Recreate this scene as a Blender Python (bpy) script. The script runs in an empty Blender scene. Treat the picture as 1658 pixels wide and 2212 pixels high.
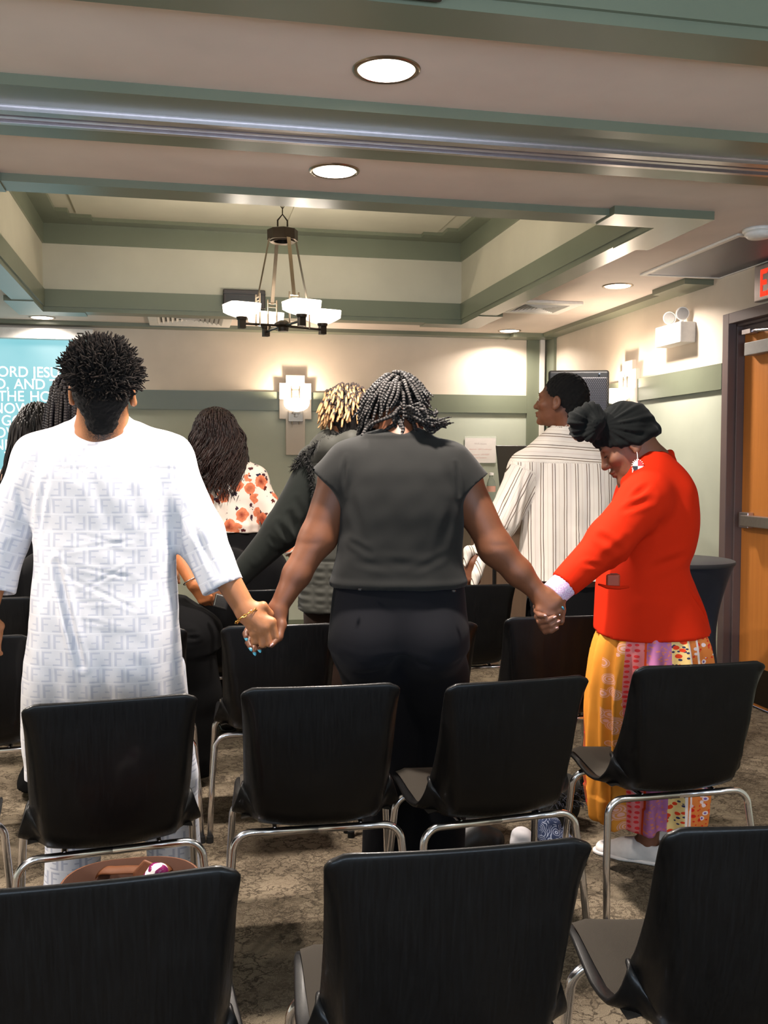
import bpy, bmesh, math, random
import numpy as np
from mathutils import Vector, Matrix
PI = math.pi
R = math.radians
S = bpy.context.scene
COL = S.collection

# ------------------------------------------------------------------ camera, light, exposure
cam = bpy.data.objects.new('camera', bpy.data.cameras.new('camera'))
COL.objects.link(cam); S.camera = cam
cam.location = (0, 0, 1.4)
cam.rotation_euler = (R(90 - 2.91), 0, R(-11.87))
cam.data.sensor_fit = 'VERTICAL'; cam.data.sensor_height = 36; cam.data.lens = 2055 * 36 / 2212
cam.data.clip_start = .05
vs = S.view_settings
vs.view_transform = 'Standard'; vs.look = 'None'; vs.gamma = 1; vs.use_curve_mapping = False
vs.exposure = 0.3
S.cycles.max_bounces = 7; S.cycles.diffuse_bounces = 4; S.cycles.glossy_bounces = 3
S.cycles.transmission_bounces = 4; S.cycles.sample_clamp_indirect = 6
S.cycles.use_denoising = True; S.cycles.caustics_reflective = False; S.cycles.caustics_refractive = False
W = bpy.data.worlds.new('world'); S.world = W; W.use_nodes = True
W.node_tree.nodes['Background'].inputs[0].default_value = (.55, .72, 1, 1)
W.node_tree.nodes['Background'].inputs[1].default_value = .35
DOWN_W, DOWN_C = 44, (1, .89, .79)          # recessed ceiling lights
SCONCE_W, SCONCE_C = 17, (1, .81, .62)
CHAND_W, CHAND_C = 15, (1, .88, .74)
WINDOW_W, WINDOW_C = 135, (.66, .82, 1)      # daylight through the window behind the camera
SCREEN_E = .78

def light(name, kind, loc, energy, color, rot=(0, 0, 0), parent=None, **kw):
    l = bpy.data.lights.new(name, kind); l.energy = energy; l.color = color
    for k, v in kw.items(): setattr(l, k, v)
    o = bpy.data.objects.new(name, l); COL.objects.link(o); o.location = loc; o.rotation_euler = rot
    if parent: o.parent = parent
    return o

# ------------------------------------------------------------------ colour and materials
def lin(c):
    return tuple((x / 255 / 12.92) if x / 255 <= .04045 else ((x / 255 + .055) / 1.055) ** 2.4 for x in c)
class NT:
    """small helper to write node graphs"""
    def __init__(s, name, rough=.6, metal=0, spec=.5, col=(128, 128, 128)):
        s.m = bpy.data.materials.new(name); s.m.use_nodes = True
        s.t = s.m.node_tree; s.b = s.t.nodes['Principled BSDF']
        s.set('Roughness', rough); s.set('Metallic', metal); s.set('Specular IOR Level', spec)
        s.b.inputs['Base Color'].default_value = (*lin(col), 1)
    def set(s, k, v):
        i = s.b.inputs[k]
        if isinstance(v, bpy.types.NodeSocket): s.t.links.new(v, i)
        else: i.default_value = v
    def n(s, typ, ins=None, **kw):
        nd = s.t.nodes.new(typ)
        for k, v in kw.items(): setattr(nd, k, v)
        for k, v in (ins or {}).items():
            if isinstance(v, bpy.types.NodeSocket): s.t.links.new(v, nd.inputs[k])
            else: nd.inputs[k].default_value = v
        return nd
    def ma(s, op, a, b=0.0, c=0.0):
        return s.n('ShaderNodeMath', {0: a, 1: b, 2: c}, operation=op).outputs[0]
    def obj(s): return s.n('ShaderNodeTexCoord').outputs['Object']
    def attr(s, name='uvm'): return s.n('ShaderNodeAttribute', attribute_name=name).outputs['Vector']
    def sep(s, v): return s.n('ShaderNodeSeparateXYZ', {0: v}).outputs
    def comb(s, x, y, z=0.0): return s.n('ShaderNodeCombineXYZ', {0: x, 1: y, 2: z}).outputs[0]
    def noise(s, v, scale, detail=3, rough=.55, out='Fac'):
        return s.n('ShaderNodeTexNoise', {'Vector': v, 'Scale': scale, 'Detail': detail, 'Roughness': rough}).outputs[out]
    def vor(s, v, scale, feature='F1', out='Distance', rnd=1.0):
        return s.n('ShaderNodeTexVoronoi', {'Vector': v, 'Scale': scale, 'Randomness': rnd}, feature=feature).outputs[out]
    def mapr(s, v, a, b, c=0.0, d=1.0):
        return s.n('ShaderNodeMapRange', {0: v, 1: a, 2: b, 3: c, 4: d}).outputs[0]
    def mix(s, f, a, b):
        def cc(x): return x if isinstance(x, bpy.types.NodeSocket) else (*lin(x), 1)
        nd = s.t.nodes.new('ShaderNodeMix'); nd.data_type = 'RGBA'
        for i, v in ((0, f), (6, cc(a)), (7, cc(b))):
            if isinstance(v, bpy.types.NodeSocket): s.t.links.new(v, nd.inputs[i])
            else: nd.inputs[i].default_value = v
        return nd.outputs[2]
    def bump(s, h, strength=.2, dist=.002):
        s.set('Normal', s.n('ShaderNodeBump', {'Height': h, 'Strength': strength, 'Distance': dist}).outputs[0])
    def col(s, c): s.set('Base Color', c); return s

def paint(name, col, rough=.55, var=.06, bump=.08, spec=.4):
    m = NT(name, rough, col=col, spec=spec); o = m.obj()
    f = m.noise(o, 3, 3)
    m.col(m.mix(f, tuple(c * (1 - var) for c in col), tuple(min(255, c * (1 + var)) for c in col)))
    m.bump(m.noise(o, 260, 2), bump, .001)
    return m.m
def simple(name, col, rough=.5, metal=0, spec=.5, **kw):
    m = NT(name, rough, metal, spec, col)
    o = m.obj(); f = m.noise(o, 40, 2)
    m.col(m.mix(f, tuple(c * .94 for c in col), tuple(min(255, c * 1.05) for c in col)))
    for k, v in kw.items(): m.set(k.replace('_', ' '), v)
    return m.m
def glow(name, col, e, base=None):
    m = NT(name, .5, col=base or col)
    m.set('Emission Color', (*lin(col), 1)); m.set('Emission Strength', e)
    return m.m
def cloth(name, col, rough=.85, weave=900, var=.10, sheen=.1, bump=.25):
    m = NT(name, rough, col=col, spec=.10); o = m.obj()
    f = m.noise(o, 7, 4)
    m.col(m.mix(f, tuple(c * (1 - var) for c in col), tuple(min(255, c * (1 + var)) for c in col)))
    m.set('Sheen Weight', sheen)
    m.bump(m.noise(o, weave, 2), bump, .0006)
    return m.m

M = {}
M['ceiling'] = paint('ceiling paint', (220, 205, 195), .7)
M['cream'] = paint('cream wall paint', (220, 205, 187), .6)
M['sage_light'] = paint('light sage wall paint', (178, 183, 167), .6)
M['sage'] = paint('sage trim paint', (112, 118, 100), .32, spec=.5)
M['coffer'] = paint('coffer wall paint', (186, 182, 164), .6)
M['white_strip'] = paint('white strip paint', (232, 224, 216), .5)
M['plaque'] = paint('plaque paint', (196, 184, 170), .5)
M['jamb'] = paint('door frame paint', (104, 88, 86), .45)
M['white_plastic'] = simple('white plastic', (232, 228, 222), .45)
M['grey_plastic'] = simple('grey plastic', (150, 146, 142), .5)
M['chrome'] = simple('chrome', (236, 236, 242), .17, 1.0)
M['nickel'] = simple('brushed nickel', (150, 135, 118), .28, 1.0)
M['alu'] = simple('aluminium', (198, 190, 192), .3, 1.0)
M['dark_metal'] = simple('dark bronze metal', (54, 46, 38), .4, .8)
M['black_plastic'] = simple('black plastic', (20, 20, 22), .45)
M['brown_box'] = simple('dark brown housing', (44, 36, 34), .5)
M['rubber'] = simple('black rubber', (16, 16, 16), .8)

def carpet():
    m = NT('patterned carpet', .95, spec=.1); o = m.obj()
    w = m.n('ShaderNodeVectorMath', {0: o, 1: m.n('ShaderNodeVectorMath', {0: m.n('ShaderNodeTexNoise', {'Vector': o, 'Scale': 16, 'Detail': 4, 'Roughness': .65}).outputs['Color'], 'Scale': .13}, operation='SCALE').outputs[0]}, operation='ADD').outputs[0]
    def crack(sc, rot, wd):
        st = m.n('ShaderNodeMapping', {'Vector': w, 'Scale': sc, 'Rotation': (0, 0, rot)}).outputs[0]
        return m.mapr(m.vor(st, 1.0, 'DISTANCE_TO_EDGE'), .0, wd, 1, 0)
    l1 = m.ma('MULTIPLY', crack((18, 30, 1), .3, .11), m.mapr(m.noise(o, 6, 2), .34, .50))
    l2 = m.ma('MULTIPLY', crack((40, 56, 1), -.5, .13), m.mapr(m.noise(o, 4, 2), .42, .56, 0, .85))
    base = m.mix(m.mapr(m.noise(o, 5, 3), .35, .65), (118, 106, 90), (144, 131, 112))
    c = m.mix(m.ma('MULTIPLY', m.ma('MAXIMUM', l1, l2), .92), base, (42, 36, 29))
    c = m.mix(m.mapr(m.noise(o, 330, 2), .35, .7, 0, .55), c, (64, 55, 44))
    m.col(c); m.bump(m.noise(o, 500, 2), .6, .004)
    return m.m
M['carpet'] = carpet()
def wood(name, a, b, scale=1.0, rough=.4):
    m = NT(name, rough, spec=.4); o = m.obj()
    st = m.n('ShaderNodeMapping', {'Vector': o, 'Scale': (9 * scale, 9 * scale, .5 * scale)}).outputs[0]
    f = m.noise(st, 5, 5, .6)
    g = m.noise(m.n('ShaderNodeMapping', {'Vector': o, 'Scale': (120, 120, 3)}).outputs[0], 3, 3)
    m.col(m.mix(m.ma('ADD', m.ma('MULTIPLY', f, .75), m.ma('MULTIPLY', g, .25)), a, b))
    m.bump(g, .1, .001)
    return m.m
M['door_wood'] = wood('orange maple door veneer', (176, 104, 44), (214, 138, 66))
M['lectern_wood'] = wood('grey brown lectern veneer', (92, 74, 60), (118, 96, 80))
def shell_mat():
    m = NT('black stained shell', .45, spec=.22); o = m.obj()
    g = m.noise(m.n('ShaderNodeMapping', {'Vector': o, 'Scale': (150, 60, 5)}).outputs[0], 1.6, 4, .6)
    m.col(m.mix(g, (4, 4, 5), (11, 11, 12)))
    m.set('Roughness', m.mapr(g, .3, .7, .38, .55)); m.bump(g, .12, .001)
    m.set('Coat Weight', .12); m.set('Coat Roughness', .13)
    return m.m
M['shell'] = shell_mat()
def pad_mat():
    m = NT('grey brown twill seat cloth', .95, spec=.2); o = m.obj()
    w = m.n('ShaderNodeTexWave', {'Vector': m.n('ShaderNodeMapping', {'Vector': o, 'Rotation': (0, 0, .7)}).outputs[0], 'Scale': 190, 'Distortion': .6}).outputs['Fac']
    m.col(m.mix(w, (46, 42, 37), (60, 55, 49))); m.bump(w, .4, .001)
    return m.m
M['pad'] = pad_mat()

# ------------------------------------------------------------------ mesh helpers
def obj(name, bm, mat, parent=None, loc=None, smooth=False, bevel=0, seg=2):
    me = bpy.data.meshes.new(name)
    bmesh.ops.recalc_face_normals(bm, faces=bm.faces)
    bm.to_mesh(me); bm.free()
    for mt in (mat if isinstance(mat, (list, tuple)) else [mat]): me.materials.append(mt)
    o = bpy.data.objects.new(name, me); COL.objects.link(o)
    if parent: o.parent = parent
    if loc: o.location = loc
    if smooth:
        for p in me.polygons: p.use_smooth = True
    if bevel:
        b = o.modifiers.new('bevel', 'BEVEL'); b.width = bevel; b.segments = seg; b.limit_method = 'ANGLE'; b.angle_limit = R(40)
    return o
def tag(o, label, cat, group=None):
    o['label'] = label; o['category'] = cat
    if group: o['group'] = group
    return o
def thing(name, label, cat, loc=(0, 0, 0), rz=0, group=None):
    o = bpy.data.objects.new(name, None); COL.objects.link(o); o.location = loc; o.rotation_euler = (0, 0, rz)
    o.empty_display_size = .1
    return tag(o, label, cat, group)
def struct(name, bm, mat, **kw):
    o = obj(name, bm, mat, **kw); o['kind'] = 'structure'; return o
def box(bm, a, b, mi=0, M4=None):
    x0, y0, z0 = a; x1, y1, z1 = b
    vs_ = [bm.verts.new(p) for p in ((x0, y0, z0), (x1, y0, z0), (x1, y1, z0), (x0, y1, z0), (x0, y0, z1), (x1, y0, z1), (x1, y1, z1), (x0, y1, z1))]
    if M4:
        for v in vs_: v.co = M4 @ v.co
    for f in ((0, 3, 2, 1), (4, 5, 6, 7), (0, 1, 5, 4), (1, 2, 6, 5), (2, 3, 7, 6), (3, 0, 4, 7)):
        bm.faces.new([vs_[i] for i in f]).material_index = mi
    return bm
def bx(a, b): return box(bmesh.new(), a, b)
def prism(bm, pts, d, mi=0):
    """extrude a closed outline (list of 3D points) along d"""
    d = Vector(d); n = len(pts)
    A = [bm.verts.new(p) for p in pts]; B = [bm.verts.new(Vector(p) + d) for p in pts]
    bm.faces.new(A).material_index = mi; bm.faces.new(B[::-1]).material_index = mi
    for i in range(n): bm.faces.new((A[i], B[i], B[(i + 1) % n], A[(i + 1) % n])).material_index = mi
    return bm
def frame_of(t):
    t = Vector(t).normalized(); u = t.cross(Vector((0, 0, 1)))
    if u.length < .05: u = t.cross(Vector((1, 0, 0)))
    u.normalize(); return u, t.cross(u).normalized()
def tube(bm, pts, r, n=10, cap=True, flat=1.0, mi=0, closed=False):
    """sweep a circle (or ellipse) along points; r is a number or a list"""
    pts = [Vector(p) for p in pts]; k = len(pts)
    rr = r if isinstance(r, (list, tuple)) else [r] * k
    rings = []; u = None
    for i, p in enumerate(pts):
        if closed: t = pts[(i + 1) % k] - pts[i - 1]
        else: t = pts[min(i + 1, k - 1)] - pts[max(i - 1, 0)]
        t.normalize()
        if u is None: u = frame_of(t)[0]
        else:
            u = u - t * u.dot(t)
            u = u.normalized() if u.length > 1e-6 else frame_of(t)[0]
        v = t.cross(u)
        rings.append([bm.verts.new(p + (u * math.cos(2 * PI * j / n) + v * math.sin(2 * PI * j / n) * flat) * rr[i]) for j in range(n)])
    for i in range(k if closed else k - 1):
        A, B = rings[i], rings[(i + 1) % k]
        for j in range(n):
            bm.faces.new((A[j], A[(j + 1) % n], B[(j + 1) % n], B[j])).material_index = mi
    if cap and not closed:
        bm.faces.new(rings[0][::-1]).material_index = mi; bm.faces.new(rings[-1]).material_index = mi
    return bm
def lathe(bm, prof, n=32, loc=(0, 0, 0), mi=0):
    loc = Vector(loc); rings = []
    for r, z in prof:
        rings.append([bm.verts.new(loc + Vector((r * math.cos(2 * PI * j / n), r * math.sin(2 * PI * j / n), z))) for j in range(n)] if r > 1e-6 else [bm.verts.new(loc + Vector((0, 0, z)))])
    for A, B in zip(rings, rings[1:]):
        for j in range(n):
            k = (j + 1) % n
            if len(A) == 1 and len(B) == 1: continue
            if len(A) == 1: f = (A[0], B[j], B[k])
            elif len(B) == 1: f = (A[j], A[k], B[0])
            else: f = (A[j], A[k], B[k], B[j])
            bm.faces.new(f).material_index = mi
    return bm
def curve_pts(ctrl, n):
    """Catmull-Rom through control points"""
    P = [Vector(c) for c in ctrl]; P = [P[0] * 2 - P[1]] + P + [P[-1] * 2 - P[-2]]
    out = []
    for i in range(1, len(P) - 2):
        for k in range(n):
            t = k / n; a, b, c, d = P[i - 1], P[i], P[i + 1], P[i + 2]
            out.append(.5 * ((2 * b) + (c - a) * t + (2 * a - 5 * b + 4 * c - d) * t * t + (3 * b - a - 3 * c + d) * t ** 3))
    out.append(P[-2]); return out
def copy_tree(o, parent=None):
    c = o.copy(); COL.objects.link(c)
    if parent: c.parent = parent
    for ch in list(o.children): copy_tree(ch, c)
    return c
def text_mesh(name, body, size, mat, parent, M4, align='CENTER', spacing=1.0, extrude=.0008, bold=0):
    cu = bpy.data.curves.new(name, 'FONT'); cu.body = body; cu.size = size; cu.align_x = align
    cu.space_line = spacing; cu.extrude = extrude; cu.offset = bold
    t = bpy.data.objects.new(name, cu); COL.objects.link(t)
    me = bpy.data.meshes.new_from_object(t.evaluated_get(bpy.context.evaluated_depsgraph_get()))
    bpy.data.objects.remove(t); bpy.data.curves.remove(cu)
    me.name = name; me.materials.clear(); me.materials.append(mat)
    o = bpy.data.objects.new(name, me); COL.objects.link(o); o.parent = parent; o.matrix_local = M4
    return o

# ------------------------------------------------------------------ room shell
XL, XR, YB, YF, HC = -3.0, 3.11, 7.87, -1.63, 2.5
CX0, CX1 = -.95, 2.09
COFF = ((4.02, 7.07), (-.83, 2.217))
struct('floor', bx((XL - .1, YF - .1, -.1), (XR + .1, YB + .1, 0)), M['carpet'])
bm = bmesh.new(); T = .05
box(bm, (XL - .1, YF - .1, HC), (CX0, YB + .1, HC + T)); box(bm, (CX1, YF - .1, HC), (XR + .12, YB + .1, HC + T))
for a, b in ((YF - .1, COFF[1][0]), (COFF[1][1], COFF[0][0]), (COFF[0][1], YB + .1)): box(bm, (CX0, a, HC), (CX1, b, HC + T))
struct('ceiling', bm, M['ceiling'])
bm = bmesh.new(); ZW = 1.85
box(bm, (XL - .1, YB, 0), (XR + .1, YB + .1, ZW), 1); box(bm, (XL - .1, YB, ZW), (XR + .1, YB + .1, HC), 0)
struct('wall_back', bm, [M['cream'], M['sage_light']])
bm = bmesh.new(); DY0, DY1, DZ = 3.95, 5.02, 2.206
box(bm, (XR, DY1 + .02, 0), (XR + .14, YB + .1, ZW), 1); box(bm, (XR, DY1 + .02, ZW), (XR + .14, YB + .1, HC), 0)
box(bm, (XR, DY0 - .02, DZ + .02), (XR + .14, DY1 + .02, HC), 0)
box(bm, (XR, YF - .1, 0), (XR + .14, DY0 - .02, ZW), 1); box(bm, (XR, YF - .1, ZW), (XR + .14, DY0 - .02, HC), 0)
struct('wall_right', bm, [M['cream'], M['sage_light']])
bm = bmesh.new()
box(bm, (XL - .1, YF, 0), (XL, YB, ZW), 1); box(bm, (XL - .1, YF, ZW), (XL, YB, HC), 0)
struct('wall_left', bm, [M['cream'], M['sage_light']])
# wall behind the camera, with a wide window
bm = bmesh.new(); WX0, WX1, WZ0, WZ1 = -1.9, 2.3, .85, 2.15
box(bm, (XL - .1, YF - .1, 0), (XR + .1, YF, WZ0), 1); box(bm, (XL - .1, YF - .1, WZ1), (XR + .1, YF, HC), 0)
box(bm, (XL - .1, YF - .1, WZ0), (WX0, YF, WZ1), 0); box(bm, (WX1, YF - .1, WZ0), (XR + .1, YF, WZ1), 0)
struct('wall_front', bm, [M['cream'], M['sage_light']])
bm = bmesh.new()
for x in np.linspace(WX0, WX1, 4): box(bm, (x - .03, YF - .08, WZ0), (x + .03, YF - .02, WZ1))
for z in (WZ0, WZ1): box(bm, (WX0, YF - .08, z - .03), (WX1, YF - .02, z + .03))
struct('window_1', bm, M['white_plastic'])
light('daylight', 'AREA', ((WX0 + WX1) / 2, YF - .13, (WZ0 + WZ1) / 2), WINDOW_W, WINDOW_C, (R(128), 0, 0), shape='RECTANGLE', size=WX1 - WX0, size_y=WZ1 - WZ0)

# coffers: recessed trays with boards round the edges
for ci, (y0, y1) in enumerate(COFF):
    bm = bmesh.new(); z1 = 3.1; t = .05
    box(bm, (CX0 - t, y0 - t, HC + T), (CX0, y1 + t, z1)); box(bm, (CX1, y0 - t, HC + T), (CX1 + t, y1 + t, z1))
    box(bm, (CX0, y0 - t, HC + T), (CX1, y0, z1)); box(bm, (CX0, y1, HC + T), (CX1, y1 + t, z1))
    box(bm, (CX0 - t, y0 - t, z1), (CX1 + t, y1 + t, z1 + t))
    struct('ceiling_coffer', bm, M['coffer'])
    bm = bmesh.new(); u = .012                               # boards on the inner faces, bottom and top
    for za, zb in ((HC, 2.62), (2.937, 3.097)):
        box(bm, (CX0, y0, za), (CX0 + u, y1, zb)); box(bm, (CX1 - u, y0, za), (CX1, y1, zb))
        box(bm, (CX0 + u, y0, za), (CX1 - u, y0 + u, zb)); box(bm, (CX0 + u, y1 - u, za), (CX1 - u, y1, zb))
    w = .13                                                  # flat boards on the tray ceiling with stepped corners
    za = 3.075
    box(bm, (CX0 + u, y0 + u, za), (CX0 + w, y1 - u, z1)); box(bm, (CX1 - w, y0 + u, za), (CX1 - u, y1 - u, z1))
    box(bm, (CX0 + w, y0 + u, za), (CX1 - w, y0 + w, z1)); box(bm, (CX0 + w, y1 - w, za), (CX1 - w, y1 - u, z1))
    for sx in (0, 1):
        for sy in (0, 1):
            xa = (CX0 + w, CX0 + w + .22) if sx == 0 else (CX1 - w - .22, CX1 - w)
            ya = (y0 + w, y0 + w + .08) if sy == 0 else (y1 - w - .08, y1 - w)
            box(bm, (xa[0], ya[0], za + .001), (xa[1], ya[1], z1))
            xa = (CX0 + w, CX0 + w + .08) if sx == 0 else (CX1 - w - .08, CX1 - w)
            ya = (y0 + w + .08, y0 + w + .22) if sy == 0 else (y1 - w - .22, y1 - w - .08)
            box(bm, (xa[0], ya[0], za + .001), (xa[1], ya[1], z1))
    struct('trim_%d' % (ci + 1), bm, M['sage'])
    bm = bmesh.new()
    xm = (CX0 + CX1) / 2; ym = (y0 + y1) / 2
    for xa, xb in ((CX0 + .26, xm - .16), (xm + .16, CX1 - .26)):
        for ya, yb in ((y0 + .26, ym - .16), (ym + .16, y1 - .26)): box(bm, (xa, ya, z1 - .014), (xb, yb, z1))
    struct('trim_%d' % (ci + 3), bm, M['coffer'])
    bm = bmesh.new(); w = .14; zb = HC - .03                  # ceiling boards round the opening
    box(bm, (CX0 - w, y0 - w, zb), (CX1 + w, y0, HC)); box(bm, (CX0 - w, y1, zb), (CX1 + w, y1 + w, HC))
    box(bm, (CX0 - w, y0, zb), (CX0, y1, HC)); box(bm, (CX1, y0, zb), (CX1 + w, y1, HC))
    for sx in (-1, 1):
        for sy in (-1, 1):
            cx, cy = (CX0 if sx < 0 else CX1), (y0 if sy < 0 else y1)
            q = [(.003, .003), (-.28, .003), (-.28, .19), (.19, .19), (.19, -.42), (.003, -.42)]
            pts = [(cx + sx * a, cy + sy * b, HC - .036) for a, b in q]
            prism(bm, pts, (0, 0, .036))
    struct('trim_%d' % (ci + 5), bm, M['sage'])

# beam board with the folding-partition track
struct('trim_7', bx((XL, 2.9, HC - .032), (XR, 3.34, HC)), M['sage'])
bm = bmesh.new()
for a, b, z in ((3.062, 3.082, .016), (3.098, 3.118, .010), (3.132, 3.152, .010), (3.172, 3.192, .016)): box(bm, (XL, a, HC - .032 - z), (XR, b, HC - .03))
box(bm, (XL, 3.055, HC - .036), (XR, 3.2, HC - .03))
struct('trim_8', bm, M['alu'])
# boards where walls meet the ceiling, chair-rail bands and corner posts
bm = bmesh.new()
box(bm, (XL, YB - .13, HC - .03), (2.72, YB, HC)); box(bm, (2.72, YB - .22, HC - .034), (XR, YB, HC))
box(bm, (XR - .13, 5.62, HC - .03), (XR, YB - .22, HC)); box(bm, (XR - .19, 5.22, HC - .034), (XR, 5.62, HC))
struct('trim_9', bm, M['sage'])
bm = bmesh.new(); box(bm, (XL, YB - .02, 1.836), (2.915, YB, 1.988)); box(bm, (2.915, YB - .022, 0), (3.025, YB, HC - .034))
struct('trim_10', bm, M['sage'])
struct('trim_11', bx((3.025, YB - .05, 0), (3.062, YB, HC - .034)), M['white_strip'])
bm = bmesh.new(); box(bm, (XR - .022, 5.083, 1.836), (XR, YB - .2, 1.988)); box(bm, (XR - .024, YB - .2, 0), (XR, YB - .002, HC - .034))
struct('trim_12', bm, M['sage'])
bm = bmesh.new(); box(bm, (XL, YB - .015, 0), (2.915, YB, .1)); struct('baseboard_back', bm, M['sage'])
bm = bmesh.new(); box(bm, (XR - .015, 5.09, 0), (XR, YB - .2, .1)); struct('baseboard_right', bm, M['sage'])

# ------------------------------------------------------------------ door
bm = bmesh.new(); dx = XR + .075
box(bm, (XR - .02, DY1, 0), (XR + .13, DY1 + .063, DZ + .061)); box(bm, (XR - .02, DY0 - .063, 0), (XR + .13, DY0, DZ + .061))
box(bm, (XR - .02, DY0, DZ), (XR + .13, DY1, DZ + .061))
box(bm, (XR + .028, DY1 - .016, 0), (XR + .13, DY1, DZ)); box(bm, (XR + .028, DY0, 0), (XR + .13, DY0 + .016, DZ)); box(bm, (XR + .028, DY0, DZ - .016), (XR + .13, DY1, DZ))
box(bm, (XR + .06, DY0 + .016, DZ - .05), (XR + .13, DY1 - .016, DZ - .016))
fr = struct('door_1', bm, M['jamb'], bevel=.003)
leaf = obj('door_leaf', bx((dx, DY0 + .018, .012), (dx + .045, DY1 - .018, DZ - .052)), M['door_wood'], fr, bevel=.002)
obj('kick_plate', bx((dx - .002, DY0 + .03, .03), (dx, DY1 - .03, .24)), M['dark_metal'], leaf)
bm = bmesh.new(); box(bm, (dx - .075, DY0 + .05, 1.043), (dx - .018, DY1 - .12, 1.106)); box(bm, (dx - .04, DY1 - .14, 1.03), (dx, DY1 - .05, 1.12)); box(bm, (dx - .04, DY0 + .03, 1.03), (dx, DY0 + .15, 1.12))
obj('push_bar', bm, M['alu'], fr, bevel=.004)
bm = bmesh.new(); box(bm, (dx - .06, 4.05, 2.012), (dx, 4.915, 2.085))
cl = obj('door_closer', bm, M['grey_plastic'], fr, bevel=.004)
bm = bmesh.new(); tube(bm, [(dx - .03, 4.5, 2.085), (dx - .03, 4.52, 2.12), (dx - .05, 4.82, 2.145), (dx - .03, 4.93, 2.15)], .009)
box(bm, (dx - .06, 4.86, 2.135), (dx - .01, 4.94, 2.16))
obj('closer_arm', bm, M['alu'], cl)

# ------------------------------------------------------------------ ceiling fixtures
GL = glow('lit diffuser', (255, 238, 224), 9)
def downlight(x, y, label, k=1.0):
    t = thing('recessed_downlight', label, 'ceiling light', (x, y, HC), group='recessed ceiling downlights')
    bm = lathe(bmesh.new(), [(.096, 0), (.094, -.004), (.084, -.006), (.078, 0), (.076, .014)], 40)
    obj('trim_ring', bm, M['nickel'], t, smooth=True)
    bm = lathe(bmesh.new(), [(0, -.001), (.078, -.001), (.078, -.004), (0, -.0045)], 40)
    obj('diffuser', bm, GL, t)
    light('downlight_lamp', 'AREA', (0, 0, -.012), DOWN_W * k, DOWN_C, parent=t, shape='DISK', size=.14, spread=R(150))
    return t
for x, y, l in ((.566, 2.66, 'large round lit downlight in the ceiling nearest the camera'),
                (.566, 3.60, 'round lit downlight between the partition track and the far coffer'),
                (2.64, 5.53, 'lit downlight in front of the square vent on the right of the ceiling'),
                (2.65, 7.56, 'small lit downlight in the right far corner by the back wall'),
                (-1.03, 7.6, 'small lit downlight above the projection screen')): downlight(x, y, l, .16 if x < -1 else .30 if y > 7 else .55 if x > 2 else 1)
for x, y, k in ((-1.5, 2.66, 1), (-1.5, 3.6, 1), (2.64, .7, .35), (-1.5, .7, .35), (.566, -1.3, .25), (2.64, 3.0, .7), (-1.5, 5.53, .9)):  # unseen lamps without fixtures; the last is added to brighten the back-left wall
    l = light('downlight_lamp', 'AREA', (x, y, HC - .012), DOWN_W * k, DOWN_C, shape='DISK', size=.14, spread=R(150))

def louvre_vent(cx, cy, rz, label, w=.46):
    t = thing('ceiling_vent', label, 'vent', (cx, cy, HC), rz, 'ceiling air vents')
    bm = bmesh.new(); h = w / 2; q = h - .07
    for a, b in (((-h, -h), (h, -q)), ((-h, q), (h, h)), ((-h, -q), (-q, q)), ((q, -q), (h, q))): box(bm, (*a, -.02), (*b, 0))
    obj('frame', bm, M['white_plastic'], t, bevel=.004)
    bm = bmesh.new(); box(bm, (-q, -q, -.003), (q, q, 0)); obj('duct_back', bm, M['dark_metal'], t)
    bm = bmesh.new()
    st = q / 7
    for k in range(7):
        s, s2 = q - k * st, q - k * st - st * .62
        for ang in range(4):
            M4 = Matrix.Rotation(ang * PI / 2, 4, 'Z')
            prism(bm, [M4 @ Vector(p) for p in ((-s, -s, -.021), (s, -s, -.021), (s2, -s2, -.006), (-s2, -s2, -.006))], M4.to_3x3() @ Vector((0, .001, .003)))
    obj('louvre', bm, M['white_plastic'], t)
    return t
louvre_vent(2.44, 6.34, 0, 'square louvred vent beside the right edge of the far coffer')
louvre_vent(.06, 7.42, 0, 'louvred vent above the back wall between screen and chandelier', .62)
def return_grille():
    t = thing('return_air_grille', 'large dark perforated return grille in the ceiling near the exit sign', 'grille', (2.86, 4.66, HC))
    bm = bmesh.new(); h, k = .26, .5; w = .03
    for a, b in (((-h, -k), (h, -k + w)), ((-h, k - w), (h, k)), ((-h, -k + w), (-h + w, k - w)), ((h - w, -k + w), (h, k - w))): box(bm, (*a, -.012), (*b, 0))
    obj('frame', bm, M['white_plastic'], t, bevel=.003)
    m = NT('perforated dark grille', .5, .4); o = m.obj()
    v = m.vor(o, 95, 'F1', rnd=0.0); m.col(m.mix(m.mapr(v, .28, .36), (8, 8, 9), (112, 110, 116)))
    obj('mesh_panel', bx((-h + w, -k + w, -.008), (h - w, k - w, -.002)), m.m, t)
return_grille()
t = thing('smoke_detector', 'round white smoke detector on the ceiling above the exit sign', 'smoke detector', (2.655, 4.07, HC))
obj('base', lathe(bmesh.new(), [(0, 0), (.075, 0), (.075, -.012), (.07, -.016), (0, -.016)], 36), M['white_plastic'], t, smooth=True)
obj('cap', lathe(bmesh.new(), [(0, -.016), (.064, -.016), (.066, -.028), (.05, -.042), (.02, -.046), (0, -.046)], 36), M['white_plastic'], t, smooth=True)

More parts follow.
